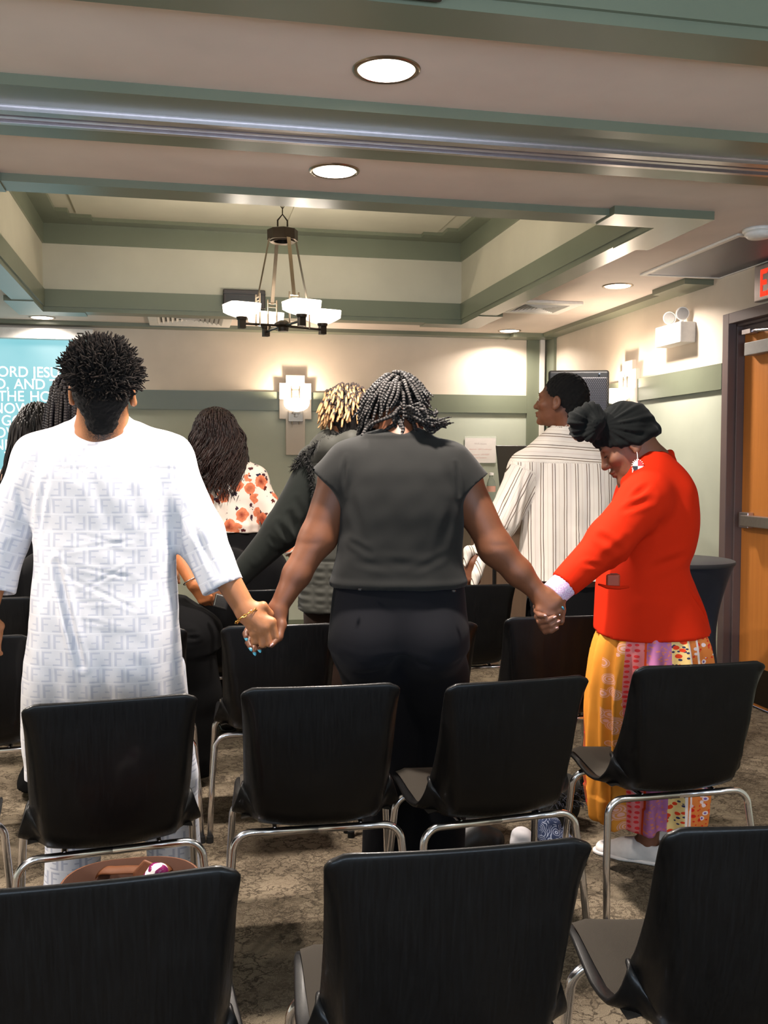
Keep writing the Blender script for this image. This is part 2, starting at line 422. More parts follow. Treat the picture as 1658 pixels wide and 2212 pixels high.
# exit sign on the right wall
t = thing('exit_sign', 'silver exit sign with red letters above the door', 'sign', (XR, 4.54, 2.28))
obj('housing', bx((-.05, -.19, 0), (-.001, .19, .195)), M['alu'], t, bevel=.006)
M['exit_red'] = glow('red exit letters', (255, 52, 24), .9)
MX = Matrix.Translation((-.0515, 0, .024)) @ Matrix.Rotation(-PI / 2, 4, 'Z') @ Matrix.Rotation(PI / 2, 4, 'X') @ Matrix.Diagonal((.66, 1, 1, 1))
text_mesh('exit_letters', 'EXIT', .20, M['exit_red'], t, MX, bold=.004)

# twin-head emergency light
t = thing('emergency_light', 'white twin head emergency light high on the right wall', 'emergency light', (XR, 5.56, 2.15))
bm = bmesh.new(); box(bm, (-.11, -.15, 0), (-.001, .17, .128)); obj('housing', bm, M['white_plastic'], t, bevel=.008)
bm = bmesh.new(); tube(bm, [(-.108, -.1505, .02), (-.108, -.1505, .11)], .001, 6)
for dy, aim in ((.07, Vector((-.55, -.55, -.28))), (-.07, Vector((-.35, -.9, -.1)))):
    aim.normalize(); c = Vector((-.055, dy, .185)); bm = bmesh.new()
    tube(bm, [(-.055, dy, .126), (-.055, dy, .16), c - aim * .01], [.012, .010, .014], 12)
    tube(bm, [c - aim * .035, c - aim * .03, c + aim * .012, c + aim * .028], [.012, .028, .040, .042], 24)
    h = obj('lamp_head', bm, M['white_plastic'], t, smooth=False, bevel=.001)
    bm = bmesh.new(); tube(bm, [c + aim * .027, c + aim * .031], [.037, .034], 24)
    obj('lens', bm, M['grey_plastic'], h)

# wall sconces
def sconce(loc, rz, label):
    t = thing('wall_sconce', label, 'wall lamp', loc, rz, 'stepped wall sconces')
    def P(p): return [(x, 0, z) for x, z in p]
    q = [(-.0785, 0), (.0785, 0), (.0785, .295), (.132, .295), (.132, .59), (.0785, .59), (.0785, .655), (-.0785, .655), (-.0785, .59), (-.132, .59), (-.132, .295), (-.0785, .295)]
    bm = prism(bmesh.new(), P(q), (0, -.035, 0)); obj('backplate', bm, M['plaque'], t, bevel=.002)
    bm = bmesh.new(); box(bm, (-.06, -.055, .275), (.06, -.035, .36)); box(bm, (-.012, -.115, .31), (.012, -.045, .335)); box(bm, (-.03, -.13, .335), (.03, -.075, .352))
    for x in (-.03, .03): tube(bm, [(x, -.048, .25), (x, -.048, .545)], .005, 8)
    for z in (.47, .52): tube(bm, [(-.03, -.048, z), (.03, -.048, z)], .004, 8)
    obj('bracket', bm, M['nickel'], t, bevel=.001)
    # square open-topped glass bowl with a rounded foot
    bm = bmesh.new(); rings = []; c = (0, -.125)
    prof = [(.02, .352, 1), (.055, .36, 1), (.085, .378, .5), (.098, .398, .15), (.1, .42, 0), (.1, .452, 0), (.09, .452, 0), (.09, .40, 0), (.05, .368, .6), (0.001, .364, 1)]
    for r, z, rd in prof:
        ring = []
        for j in range(32):
            a = 2 * PI * (j + .5) / 32; ca, sa = math.cos(a), math.sin(a)
            s = 1 / max(abs(ca), abs(sa)); s = s * (1 - rd) * .9 + rd + (1 - rd) * .1
            ring.append(bm.verts.new((c[0] + r * ca * s, c[1] + r * .82 * sa * s, z)))
        rings.append(ring)
    for A, B in zip(rings, rings[1:]):
        for j in range(32): bm.faces.new((A[j], A[(j + 1) % 32], B[(j + 1) % 32], B[j]))
    obj('glass_shade', bm, SHADE, t, smooth=True)
    light('sconce_lamp', 'POINT', (0, -.125, .432), SCONCE_W, SCONCE_C, parent=t, shadow_soft_size=.02)
    return t
SHADE = glow('lit frosted glass', (255, 240, 222), 3.2, (240, 235, 228))
sconce((.903, YB, 1.471), 0, 'stepped wall sconce on the back wall between the floral blouse and the blond dreadlocks')
sconce((XR, 6.275, 1.471), -PI / 2, 'stepped wall sconce on the right wall beside the loudspeaker')

# ------------------------------------------------------------------ chandelier
def chandelier(x, y, label):
    t = thing('chandelier', label, 'chandelier', (x, y, 2.175))
    bm = bmesh.new(); lathe(bm, [(0, -.012), (.03, -.012), (.034, .01), (.05, .022), (.05, .034), (.02, .05), (0, .05)], 12)
    obj('hub', bm, M['dark_metal'], t)
    bm = bmesh.new(); n = 8
    prof = [(.075, .505), (.088, .505), (.088, .565), (.075, .57), (.02, .575), (.02, .56), (.075, .55)]
    lathe(bm, prof, n); lathe(bm, [(.05, .5), (.07, .495), (.07, .55), (.05, .55)], 24)
    obj('crown_ring', bm, M['dark_metal'], t)
    bm = bmesh.new()
    tube(bm, [(-.028, 0, .57), (-.028, 0, .62), (0, 0, .655), (.028, 0, .62), (.028, 0, .57)], .005, 8)
    z = .66
    k = 0
    while z < .91:
        pts = []
        for j in range(14):
            a = 2 * PI * j / 14; u, w = .010 * math.cos(a), .022 * math.sin(a)
            pts.append((u, 0, z + .016 + w) if k % 2 else (0, u, z + .016 + w))
        tube(bm, pts, .0026, 6, closed=True); z += .034; k += 1
    lathe(bm, [(0, .90), (.055, .905), (.06, .925), (0, .925)], 24)
    obj('chain', bm, M['dark_metal'], t)
    for i in range(4):
        a = R(18 + 90 * i); d = Vector((math.cos(a), math.sin(a), 0)); sd = Vector((-d.y, d.x, 0))
        bm = bmesh.new()
        tube(bm, [d * .03 + Vector((0, 0, .02)), d * .26 + Vector((0, 0, .016))], .007, 8)
        prism(bm, [d * .235 + sd * .018 + Vector((0, 0, -.012)), d * .235 - sd * .018 + Vector((0, 0, -.012)), d * .271 - sd * .018 + Vector((0, 0, -.012)), d * .271 + sd * .018 + Vector((0, 0, -.012))], (0, 0, .05))
        lathe(bm, [(0, .036), (.028, .036), (.032, .052), (0, .052)], 16, d * .253)
        arm = obj('arm', bm, M['dark_metal'], t)
        bm = bmesh.new()                                    # flat suspension strap and twin rods
        A, B = d * .082 + Vector((0, 0, .51)), d * .155 + Vector((0, 0, .165))
        w = sd * .011; th = d * .002
        prism(bm, [A - w, A + w, B + w, B - w], th)
        obj('strap', bm, M['nickel'], t)
        bm = bmesh.new()
        for s in (-.028, .028): tube(bm, [d * .155 + sd * s + Vector((0, 0, .012)), d * .155 + sd * s + Vector((0, 0, .19))], .005, 8)
        for zz in (.15, .172): tube(bm, [d * .155 - sd * .028 + Vector((0, 0, zz)), d * .155 + sd * .028 + Vector((0, 0, zz))], .004, 8)
        obj('twin_rod', bm, M['nickel'], t)
        bm = bmesh.new(); rings = []; c = d * .253
        prof = [(.015, .05, 1), (.045, .053, 1), (.072, .066, .45), (.087, .080, .05), (.09, .124, 0), (.08, .124, 0), (.078, .086, .05), (.04, .060, .8), (.001, .058, 1)]
        for r, z_, rd in prof:
            ring = []
            for j in range(32):
                b = 2 * PI * (j + .5) / 32; ca, sa = math.cos(b), math.sin(b)
                s = 1 / max(abs(ca), abs(sa)); s = s * (1 - rd) * .92 + rd + (1 - rd) * .08
                p = c + d * (r * ca * s) + sd * (r * sa * s); ring.append(bm.verts.new((p.x, p.y, z_)))
            rings.append(ring)
        for A_, B_ in zip(rings, rings[1:]):
            for j in range(32): bm.faces.new((A_[j], A_[(j + 1) % 32], B_[(j + 1) % 32], B_[j]))
        obj('glass_shade', bm, SHADE, t, smooth=True)
        light('chandelier_lamp', 'POINT', c + Vector((0, 0, .108)), CHAND_W, CHAND_C, parent=t, shadow_soft_size=.03)
    return t
chandelier(.57, 5.545, 'bronze chandelier with square glass shades hanging in the far coffer')

def wall_box(x, y, z, label, w=.15):
    t = thing('coffer_speaker_box', label, 'box', (x, y, z), group='dark boxes on the coffer edge')
    obj('housing', bx((-w, -.09, 0), (w, 0, .13)), M['brown_box'], t, bevel=.006)
    bm = bmesh.new(); box(bm, (-w, -.1, .095), (w, -.09, .103)); box(bm, (-w + .02, -.094, .01), (w - .02, -.09, .085))
    obj('front_panel', bm, M['black_plastic'], t)
wall_box(.44, 7.058, 2.52, 'dark brown box on the far coffer wall behind the chandelier')
wall_box(.50, 2.205, 2.474, 'dark box at the top edge of the photo in the near coffer', .1)

# ------------------------------------------------------------------ screen
t = thing('projection_screen', 'lit blue projection screen with white song words on the back wall', 'screen', (-1.66, YB - .03, 0))
obj('casing', bx((-.98, -.06, 2.362), (.98, .028, 2.446)), M['white_plastic'], t, bevel=.006)
obj('casing_label', bx((.86, -.063, 2.405), (.91, -.06, 2.415)), M['dark_metal'], t)
m = NT('projected picture', .7); o = m.obj(); xyz = m.sep(o)
blot = m.ma('ADD', m.mapr(xyz[2], .9, 2.2, .0, .35), m.mapr(m.noise(o, 1.6, 2), .35, .7, 0, .8))
c = m.mix(blot, (104, 196, 208), (166, 226, 234)); m.col((.02, .02, .02, 1)); m.set('Emission Color', c); m.set('Emission Strength', SCREEN_E)
obj('picture', bx((-.96, .008, 1.0), (.96, .012, 2.362)), m.m, t)
m = glow('projected white letters', (252, 250, 248), 1.0)
def lyric(i, parts):
    z = 2.073 - .0941 * i
    for body, px, al in parts:
        MX = Matrix.Translation((-1.38 + px * .00343 + 1.66, -.0005 + .008, z)) @ Matrix.Rotation(PI / 2, 4, 'X') @ Matrix.Diagonal((.93, 1, 1, 1))
        text_mesh('lyric_text', body, .114, m, t, MX, al, extrude=.0006, bold=.0003)
for i, parts in enumerate(([('LORD', 60.7, 'RIGHT'), ('JESUS', 69.6, 'LEFT')], [('GOD,', 19, 'RIGHT'), ('AND THE', 28.8, 'LEFT')], [('THE', 50.7, 'RIGHT'), ('HOLY', 61.7, 'LEFT')],
        [('KNOW', 63.7, 'RIGHT'), ('A', 72.6, 'LEFT')], [('GOOD', 0, 'LEFT')], [('NOW', 42.8, 'RIGHT'), ('MY', 48, 'LEFT')], [('AND', 29, 'RIGHT'), ('I', 40, 'LEFT')], [('THE', 5, 'LEFT')])): lyric(i, parts)

# ------------------------------------------------------------------ paper notice, lectern, loudspeaker, table
t = thing('paper_notice', 'white paper notice with red lines in a clear holder on the back wall', 'notice', (2.50, YB, 1.404))
obj('paper', bx((-.139, -.009, .004), (.139, -.006, .216)), simple('white paper', (240, 228, 226), .8), t)
m = NT('clear acrylic', .08, col=(235, 238, 232)); m.set('Alpha', .18)
obj('acrylic_holder', bx((-.142, -.013, 0), (.142, -.0095, .232)), m.m, t, bevel=.001)
mt = simple('faded red ink', (206, 128, 116), .8); mg = simple('faded grey ink', (176, 150, 146), .8)
for body, z, sz, k in (('Wi-Fi Access', .160, .021, mg), ('Network:  UPD Conference', .114, .0175, mt), ('Password:  UPD10287', .068, .0175, mt), ('(Case Sensitive)', .042, .0175, mt)):
    text_mesh('notice_line', body, sz, k, t, Matrix.Translation((0, -.0092, z)) @ Matrix.Rotation(PI / 2, 4, 'X'), extrude=.0001)

t = thing('lectern', 'grey brown wooden lectern behind the man in the striped shirt', 'lectern', (2.22, 6.42, 0))
bm = bmesh.new(); box(bm, (-.2, -.15, 0), (.2, .2, .04)); obj('base', bm, M['lectern_wood'], t, bevel=.004)
bm = bmesh.new(); box(bm, (-.27, -.08, .04), (-.11, .14, 1.05)); box(bm, (-.08, -.08, .04), (.20, .14, 1.05)); obj('column', bm, M['lectern_wood'], t, bevel=.003)
obj('column_groove', bx((-.11, -.06, .04), (-.08, .12, 1.05)), M['black_plastic'], t)
bm = bmesh.new(); prism(bm, [(-.26, -.16, 1.05), (.32, -.16, 1.05), (.32, -.16, 1.118), (-.17, -.16, 1.118), (-.26, -.16, 1.075)], (0, .36, 0)); obj('top', bm, M['lectern_wood'], t, bevel=.003)
t = thing('monitor', 'black monitor standing on the lectern, half hidden by the striped shirt', 'monitor', (2.32, 6.42, 1.118))
obj('stand', bx((-.08, -.05, 0), (.08, .07, .012)), M['black_plastic'], t, bevel=.003)
obj('neck', bx((-.02, .0, .012), (.02, .03, .2)), M['black_plastic'], t)
bm = bmesh.new(); prism(bm, [(-.165, -.012, .41), (.2, -.012, .41), (.2, -.012, .09), (-.13, -.012, .09)], (0, .022, 0)); obj('panel', bm, simple('dark monitor', (44, 40, 32), .35), t, bevel=.003)
t = thing('water_bottle', 'clear water bottle with white cap on the lectern', 'bottle', (2.108, 6.38, 1.118))
m = NT('clear plastic bottle', .06, col=(225, 232, 228)); m.set('Transmission Weight', .92); m.set('IOR', 1.12)
obj('bottle_body', lathe(bmesh.new(), [(0, 0), (.03, 0), (.032, .01), (.032, .06), (.029, .07), (.032, .08), (.032, .13), (.026, .16), (.013, .185), (.013, .2), (0, .2)], 24), m.m, t, smooth=True)
obj('cap', lathe(bmesh.new(), [(0, .2), (.018, .2), (.018, .218), (0, .22)], 24), M['white_plastic'], t)
obj('label_band', lathe(bmesh.new(), [(.0325, .085), (.0325, .125)], 24), simple('pink label', (200, 150, 132), .6), t)

t = thing('loudspeaker', 'black loudspeaker with perforated grille behind the black headwrap', 'loudspeaker', (2.70, 6.3, 1.36), R(-16))
bm = bmesh.new(); prism(bm, [(-.21, -.17, 0), (.21, -.17, 0), (.15, .18, 0), (-.15, .18, 0)], (0, 0, .68)); obj('cabinet', bm, M['black_plastic'], t, bevel=.02, seg=4)
m = NT('perforated steel grille', .42, .3); o = m.obj()
xyz = m.sep(o); hx = m.comb(xyz[0], xyz[2]); st = m.n('ShaderNodeMapping', {'Vector': hx, 'Scale': (1, .58, 1), 'Rotation': (0, 0, R(45))}).outputs[0]
v = m.vor(st, 105, 'F1', rnd=0.0); m.col(m.mix(m.mapr(v, .22, .34), (84, 82, 90), (18, 18, 22))); m.bump(v, -.6, .004)
obj('grille', bx((-.192, -.185, .03), (.192, -.168, .63)), m.m, t, bevel=.008)
obj('badge', bx((.13, -.188, .648), (.14, -.17, .656)), M['chrome'], t)
t = thing('speaker_stand', 'black pole stand under the loudspeaker', 'speaker stand', (2.70, 6.3, 0))
bm = tube(bmesh.new(), [(0, 0, .1), (0, 0, 1.36)], .018, 14); obj('pole', bm, M['black_plastic'], t)
for k in range(3):
    a = R(90 + 120 * k); d = Vector((math.cos(a), math.sin(a), 0))
    bm = tube(bmesh.new(), [d * .02 + Vector((0, 0, .6)), d * .34 + Vector((0, 0, .015))], .011, 8); obj('leg', bm, M['black_plastic'], t)

t = thing('cocktail_table', 'tall round cocktail table in a tight black stretch cover by the door', 'table', (2.325, 4.194, 0))
bm = bmesh.new(); rings = []; N = 64; TR = .27
for s in range(34):
    u = s / 33; z = .936 * (1 - u)
    rr = []
    for j in range(N):
        a = 2 * PI * j / N; k = (.5 + .5 * math.cos(4 * (a - R(40)))) ** 2
        waist = .5 - .5 * math.cos(2 * PI * min(1, u * 1.02) ** .8)
        r = TR * (1 - (.50 - .22 * k) * waist ** .75 - .05 * u + .18 * u * u * k)
        rr.append(bm.verts.new((r * math.cos(a), r * math.sin(a), z)))
    rings.append(rr)
for A, B in zip(rings, rings[1:]):
    for j in range(N): bm.faces.new((A[j], A[(j + 1) % N], B[(j + 1) % N], B[j]))
obj('stretch_cover', bm, cloth('black stretch cover', (30, 32, 42), .6, sheen=.1), t, smooth=True)
obj('top_cap', lathe(bmesh.new(), [(0, .939), (TR * .97, .939), (TR * 1.0, .935), (TR * 1.012, .927), (TR * 1.0, .919)], N), cloth('grey black cover top', (40, 39, 42), .55, sheen=.1), t, smooth=True)
obj('foot_pad', bx((.24, -.02, 0), (.28, .02, .04)), M['rubber'], t)

# ------------------------------------------------------------------ stacking chair
def make_chair():
    t = thing('stacking_chair', 'chair', 'chair')
    # centre line of the shell (y back to front, z), local: y+ is the front
    prof = curve_pts([(0, -.262, .812), (0, -.2605, .796), (0, -.250, .72), (0, -.233, .60), (0, -.214, .50), (0, -.188, .434), (0, -.135, .402), (0, -.06, .397), (0, .05, .405), (0, .16, .420), (0, .215, .417), (0, .235, .400)], 6)
    n = len(prof); NU = 30; grid = []
    for i, p in enumerate(prof):
        s = i / (n - 1); tg = (prof[min(i + 1, n - 1)] - prof[max(i - 1, 0)]).normalized()
        nr = Vector((0, -tg.z, tg.y))                       # towards the sitter
        if nr.y < 0 and s < .4: nr = -nr
        if nr.z < 0 and s >= .4: nr = -nr
        hw = float(np.interp(s, [0, .25, .45, .6, .9, 1], [.203, .218, .236, .240, .216, .200]))
        fold = float(np.interp(s, [0, .09, .18, .36, .45, .54, .62, .70, 1], [0, 0, .030, .076, .086, .062, .014, 0, 0]))
        bow = float(np.interp(s, [0, .22, .38, .47, .56, .66, .8, 1], [.010, .012, .034, .042, .028, .014, .010, 0]))
        e = float(np.interp(s, [0, .12, .40, .55, .8, 1], [.10, .12, .30, .34, .3, .2]))
        row = []
        for j in range(NU + 1):
            u = -1 + 2 * j / NU
            a = max(0, (abs(u) - (1 - e)) / e)
            x = hw * u * (1 - .10 * a * fold / .06)
            lift = fold * a + bow * u * u
            q = p + nr * lift
            row.append(Vector((x, q.y, q.z)))
        grid.append(row)
    # round the four corners
    def corner(i, rad):
        row = grid[i]
    # closed shell: front and back skins joined by a rounded rim
    rad = .024; G = []
    for i, row in enumerate(grid):
        d = min((prof[i] - prof[0]).length, (prof[i] - prof[-1]).length)
        k = 1.0 if d >= rad else (1 - (rad / .21) * (1 - math.sqrt(max(0, 1 - (1 - d / rad) ** 2))))
        G.append([Vector((v.x * k, v.y, v.z)) for v in row])
    A = np.array([[tuple(v) for v in r] for r in G]); du = np.gradient(A, axis=1); dv = np.gradient(A, axis=0)
    dc = dv.copy(); dc[..., 0] = 0; N_ = np.cross(du, dc); N_ /= np.linalg.norm(N_, axis=2)[..., None]; TH = .0055
    bm = bmesh.new(); F_ = [[bm.verts.new(A[i, j] + N_[i, j] * TH) for j in range(NU + 1)] for i in range(n)]; B_ = [[bm.verts.new(A[i, j] - N_[i, j] * TH) for j in range(NU + 1)] for i in range(n)]
    for i in range(n - 1):
        for j in range(NU):
            bm.faces.new((F_[i][j], F_[i][j + 1], F_[i + 1][j + 1], F_[i + 1][j])); bm.faces.new((B_[i][j], B_[i + 1][j], B_[i + 1][j + 1], B_[i][j + 1]))
    loop = [(0, j) for j in range(NU)] + [(i, NU) for i in range(n - 1)] + [(n - 1, j) for j in range(NU, 0, -1)] + [(i, 0) for i in range(n - 1, 0, -1)]
    def outw(i, j):
        o = np.zeros(3)
        if j == 0: o -= du[i, j] / np.linalg.norm(du[i, j])
        if j == NU: o += du[i, j] / np.linalg.norm(du[i, j])
        if i == 0: o -= dv[i, NU // 2] / np.linalg.norm(dv[i, NU // 2])
        if i == n - 1: o += dv[i, NU // 2] / np.linalg.norm(dv[i, NU // 2])
        return o / np.linalg.norm(o)
    rims = [[bm.verts.new(A[i, j] + N_[i, j] * TH * c + outw(i, j) * TH * q) for i, j in loop] for c, q in ((.62, .55), (0, .8), (-.62, .55))]
    rings = [[F_[i][j] for i, j in loop]] + rims + [[B_[i][j] for i, j in loop]]
    for ra, rb in zip(rings, rings[1:]):
        for k in range(len(loop)): k2 = (k + 1) % len(loop); bm.faces.new((ra[k], rb[k], rb[k2], ra[k2]))
    sh = obj('shell', bm, M['shell'], t, smooth=True)
    # upholstered seat pad
    bm = bmesh.new(); ya, yb = -.115, .205; V = []; nx, ny = 16, 18
    ids = [i for i in range(n) if ya <= prof[i].y <= yb and prof[i].z < .43]
    for i in ids:
        row = []
        for j in range(nx + 1):
            u = -1 + 2 * j / nx; w = .211
            edge = min(1, (1 - abs(u)) / .12, (prof[i].y - ya + .003) / .02, (yb - prof[i].y + .003) / .02)
            row.append(bm.verts.new((w * u, prof[i].y, prof[i].z + .007 + .016 * math.sqrt(max(0, edge)) + .012 * u * u)))
        V.append(row)
    for a, c in zip(V, V[1:]):
        for j in range(nx): bm.faces.new((a[j], a[j + 1], c[j + 1], c[j]))
    obj('seat_pad', bm, M['pad'], t, smooth=True)
    # chrome hoops: each half is a leg running from the middle of the under-seat bar down to the floor
    zb = .385
    for (yb_, yf, sp) in ((-.135, -.185, .03), (.13, .175, .02)):
        for sx in (-1, 1):
            ctrl = [Vector((0, yb_, zb)), Vector((sx * .185, yb_, zb))]
            for k in range(1, 9):
                a = k / 8 * PI / 2; r = .05
                ctrl.append(Vector((sx * (.185 + r * math.sin(a)), yb_ + (yf - yb_) * .1 * k / 8, zb - r * (1 - math.cos(a)))))
            ctrl.append(Vector((sx * (.235 + sp * .4), (yb_ + yf) / 2, .2))); ctrl.append(Vector((sx * (.235 + sp * .7), yf, .012)))
            bm = tube(bmesh.new(), ctrl, .0108, 12)
            l = obj('leg', bm, M['chrome'], t, smooth=True)
            bm = tube(bmesh.new(), [ctrl[-1] + Vector((0, 0, .012)), ctrl[-1] - Vector((0, 0, .012))], .013, 12)
            obj('foot_cap', bm, M['rubber'], l)
    for x in (-.12, .12): obj('seat_rail', tube(bmesh.new(), [(x, -.135, zb + .004), (x, .13, zb + .006)], .008, 8), M['chrome'], t)
    return t
chair0 = make_chair(); first = True
def chair(x, y, deg, label, group):
    """x, y is the middle of the backrest's top edge"""
    global first
    o = chair0 if first else copy_tree(chair0); first = False
    a = R(deg); o.rotation_euler = (0, 0, a)
    o.location = (x - math.sin(a) * .262, y + math.cos(a) * .262, 0); o['label'] = label; o['group'] = group
    return o
g1, g2, g3, g4 = ['black stacking chairs, %s row' % k for k in ('front', 'second', 'third', 'fourth')]
chair(-.135, 1.36, 2, 'cropped black chair in the bottom left corner, in front of the tote bag', g1)
chair(.41, 1.364, -2, 'black chair in the middle of the row nearest the camera', g1)
chair(.955, 1.345, -5, 'cropped black chair in the bottom right corner', g1)
chair(-.18, 2.42, 6, 'black chair directly behind the man in the white tunic', g2)
chair(.35, 2.457, -2.6, 'black chair in the second row below the left pair of joined hands', g2)
chair(.885, 2.415, 4.6, 'black chair behind the woman in black, right of her trousers', g2)
chair(1.476, 2.50, 0, 'black chair in front of the orange skirt with its seat showing', g2)
chair(-.73, 2.42, 2, 'black chair cut off at the left edge, beside the chair behind the white tunic', g2)
chair(.335, 3.43, -1.2, 'third row black chair under the left joined hands, left of the black trousers', g3)
chair(1.40, 3.40, -5, 'third row black chair just left of the orange skirt', g3)
chair(-.205, 3.44, 0, 'third row black chair whose right edge shows beside the white tunic', g3)
chair(.85, 3.36, -4, 'third row black chair mostly hidden by the woman in black', g3)
chair(-.73, 3.40, 3, 'third row black chair left of the white tunic', g3)
chair(.27, 4.41, -2, 'fourth row black chair between the joined hands and the quilted vest', g4)
chair(1.36, 4.38, -5, 'fourth row black chair under the striped sleeve', g4)
chair(-.85, 4.38, 0, 'fourth row black chair at the left edge below the white sleeve', g4)
chair(-.27, 4.41, 0, 'fourth row black chair peeking out right of the white tunic', g4)

# ------------------------------------------------------------------ figure kit: smooth solids on a voxel field, meshed with surface nets
V3 = lambda p: np.asarray(p, np.float32)
def nrm(v): v = np.asarray(v, float); return v / np.linalg.norm(v)
class Field:
    def __init__(s, lo, hi, h):
        s.h = h; s.lo = np.asarray(lo, np.float32); s.n = np.ceil((np.asarray(hi) - lo) / h).astype(int) + 1
        s.F = np.full(s.n, .2, np.float32)
        s.ax = [s.lo[i] + h * np.arange(s.n[i], dtype=np.float32) for i in range(3)]
    def win(s, lo, hi, m):
        a = np.clip(np.floor((np.asarray(lo) - m - s.lo) / s.h).astype(int), 0, s.n - 1); b = np.clip(np.ceil((np.asarray(hi) + m - s.lo) / s.h).astype(int) + 1, 1, s.n)
        if np.any(b - a < 1): return None
        sl = tuple(slice(a[i], b[i]) for i in range(3))
        return sl, s.ax[0][sl[0]][:, None, None], s.ax[1][sl[1]][None, :, None], s.ax[2][sl[2]][None, None, :]
    def put(s, sl, d, k, op):
        A = s.F[sl]
        if op == 'add':
            if k > 0:
                h = np.maximum(k - np.abs(A - d), 0) / k; s.F[sl] = np.minimum(A, d) - h * h * k * .25
            else: s.F[sl] = np.minimum(A, d)
        elif op == 'cut':
            d = -d
            if k > 0:
                h = np.maximum(k - np.abs(A - d), 0) / k; s.F[sl] = np.maximum(A, d) + h * h * k * .25
            else: s.F[sl] = np.maximum(A, d)
    def cap(s, a, b, ra, rb=None, k=.02, op='add', flat=False, sq=1.0, sqd=None):
        """tapered capsule; flat = cut square at b; sq squeezes it along direction sqd"""
        a, b = V3(a), V3(b); rb = ra if rb is None else rb; r = max(ra, rb)
        w = s.win(np.minimum(a, b) - r, np.maximum(a, b) + r, k + .02)
        if w is None: return s
        sl, X, Y, Z = w; ab = b - a; L2 = float(ab @ ab) + 1e-12
        px, py, pz = X - a[0], Y - a[1], Z - a[2]
        t0 = (px * ab[0] + py * ab[1] + pz * ab[2]) / L2; t = np.clip(t0, 0, 1)
        qx, qy, qz = px - t * ab[0], py - t * ab[1], pz - t * ab[2]
        q2 = qx * qx + qy * qy + qz * qz
        if sqd is not None:
            e = qx * sqd[0] + qy * sqd[1] + qz * sqd[2]; q2 = q2 + e * e * (1 / sq ** 2 - 1)
        d = np.sqrt(q2) - (ra + (rb - ra) * t)
        if flat: d = np.maximum(d, (t0 - 1) * math.sqrt(L2))
        s.put(sl, d, k, op); return s
    def chain(s, pts, rs, k=.02, op='add', k0=None):
        for i in range(len(pts) - 1): s.cap(pts[i], pts[i + 1], rs[i], rs[i + 1], (k0 if i == 0 and k0 is not None else k), op)
        return s
    def ell(s, c, r, B=None, k=.02, op='add'):
        """ellipsoid, B = rows of the local axes"""
        c = V3(c); B = np.eye(3) if B is None else np.asarray(B, float); m = float(max(r))
        w = s.win(c - m, c + m, k + .02)
        if w is None: return s
        sl, X, Y, Z = w; p = (X - c[0], Y - c[1], Z - c[2]); q0 = q1 = 0
        for i in range(3):
            l = (p[0] * B[i][0] + p[1] * B[i][1] + p[2] * B[i][2]) / r[i]; q0 = q0 + l * l; q1 = q1 + (l / r[i]) ** 2
        k0 = np.sqrt(q0); k1 = np.sqrt(q1) + 1e-6
        s.put(sl, np.maximum(k0 * (k0 - 1) / k1, -m).astype(np.float32), k, op); return s
    def loft(s, rows, ang=-.207, p=2.3, k=.03, op='add', fold=None, slant=(0, 0)):
        """stack of (super)elliptic sections (x, y, z, half width, half depth); fold(angle, z) adds to the radius"""
        rows = sorted(rows, key=lambda q: q[2]); A = np.array(rows, np.float32); m = A[:, 3:].max() + .03
        lo = np.array([A[:, 0].min() - m, A[:, 1].min() - m, A[0, 2] - .06]); hi = np.array([A[:, 0].max() + m, A[:, 1].max() + m, A[-1, 2] + .06])
        w = s.win(lo, hi, k)
        if w is None: return s
        sl, X, Y, Z = w; z = Z[0, 0]; zs = A[:, 2]
        def ip(c):                                              # smooth interpolation between the sections
            g = np.gradient(A[:, c], zs); i = np.clip(np.searchsorted(zs, z) - 1, 0, len(zs) - 2)
            h = zs[i + 1] - zs[i]; t = np.clip((z - zs[i]) / h, 0, 1)
            return ((2 * t ** 3 - 3 * t ** 2 + 1) * A[i, c] + (t ** 3 - 2 * t * t + t) * h * g[i] + (-2 * t ** 3 + 3 * t * t) * A[i + 1, c] + (t ** 3 - t * t) * h * g[i + 1]).astype(np.float32)[None, None, :]
        cx, cy, rx, ry = ip(0), ip(1), np.maximum(ip(3), .01), np.maximum(ip(4), .01)
        ca, sa = math.cos(ang), math.sin(ang); dx, dy = X - cx, Y - cy
        u, v = dx * ca + dy * sa, -dx * sa + dy * ca
        rr = (np.abs(u / rx) ** p + np.abs(v / ry) ** p) ** (1 / p)
        d = (rr - 1) * np.minimum(rx, ry)
        if fold is not None: d = d - fold(np.arctan2(v, u), Z) * np.clip(rr, 0, 1)
        zz = Z + slant[0] * u + slant[1] * v
        d = np.maximum(d, np.maximum(zs[0] - zz, Z - zs[-1]))
        s.put(sl, d.astype(np.float32), k, op); return s
    def plane(s, c, n):
        """keep the side that n points away from"""
        c, n = V3(c), nrm(n)
        d = (s.ax[0][:, None, None] - c[0]) * n[0] + (s.ax[1][None, :, None] - c[1]) * n[1] + (s.ax[2][None, None, :] - c[2]) * n[2]
        s.F = np.maximum(s.F, d.astype(np.float32)); return s
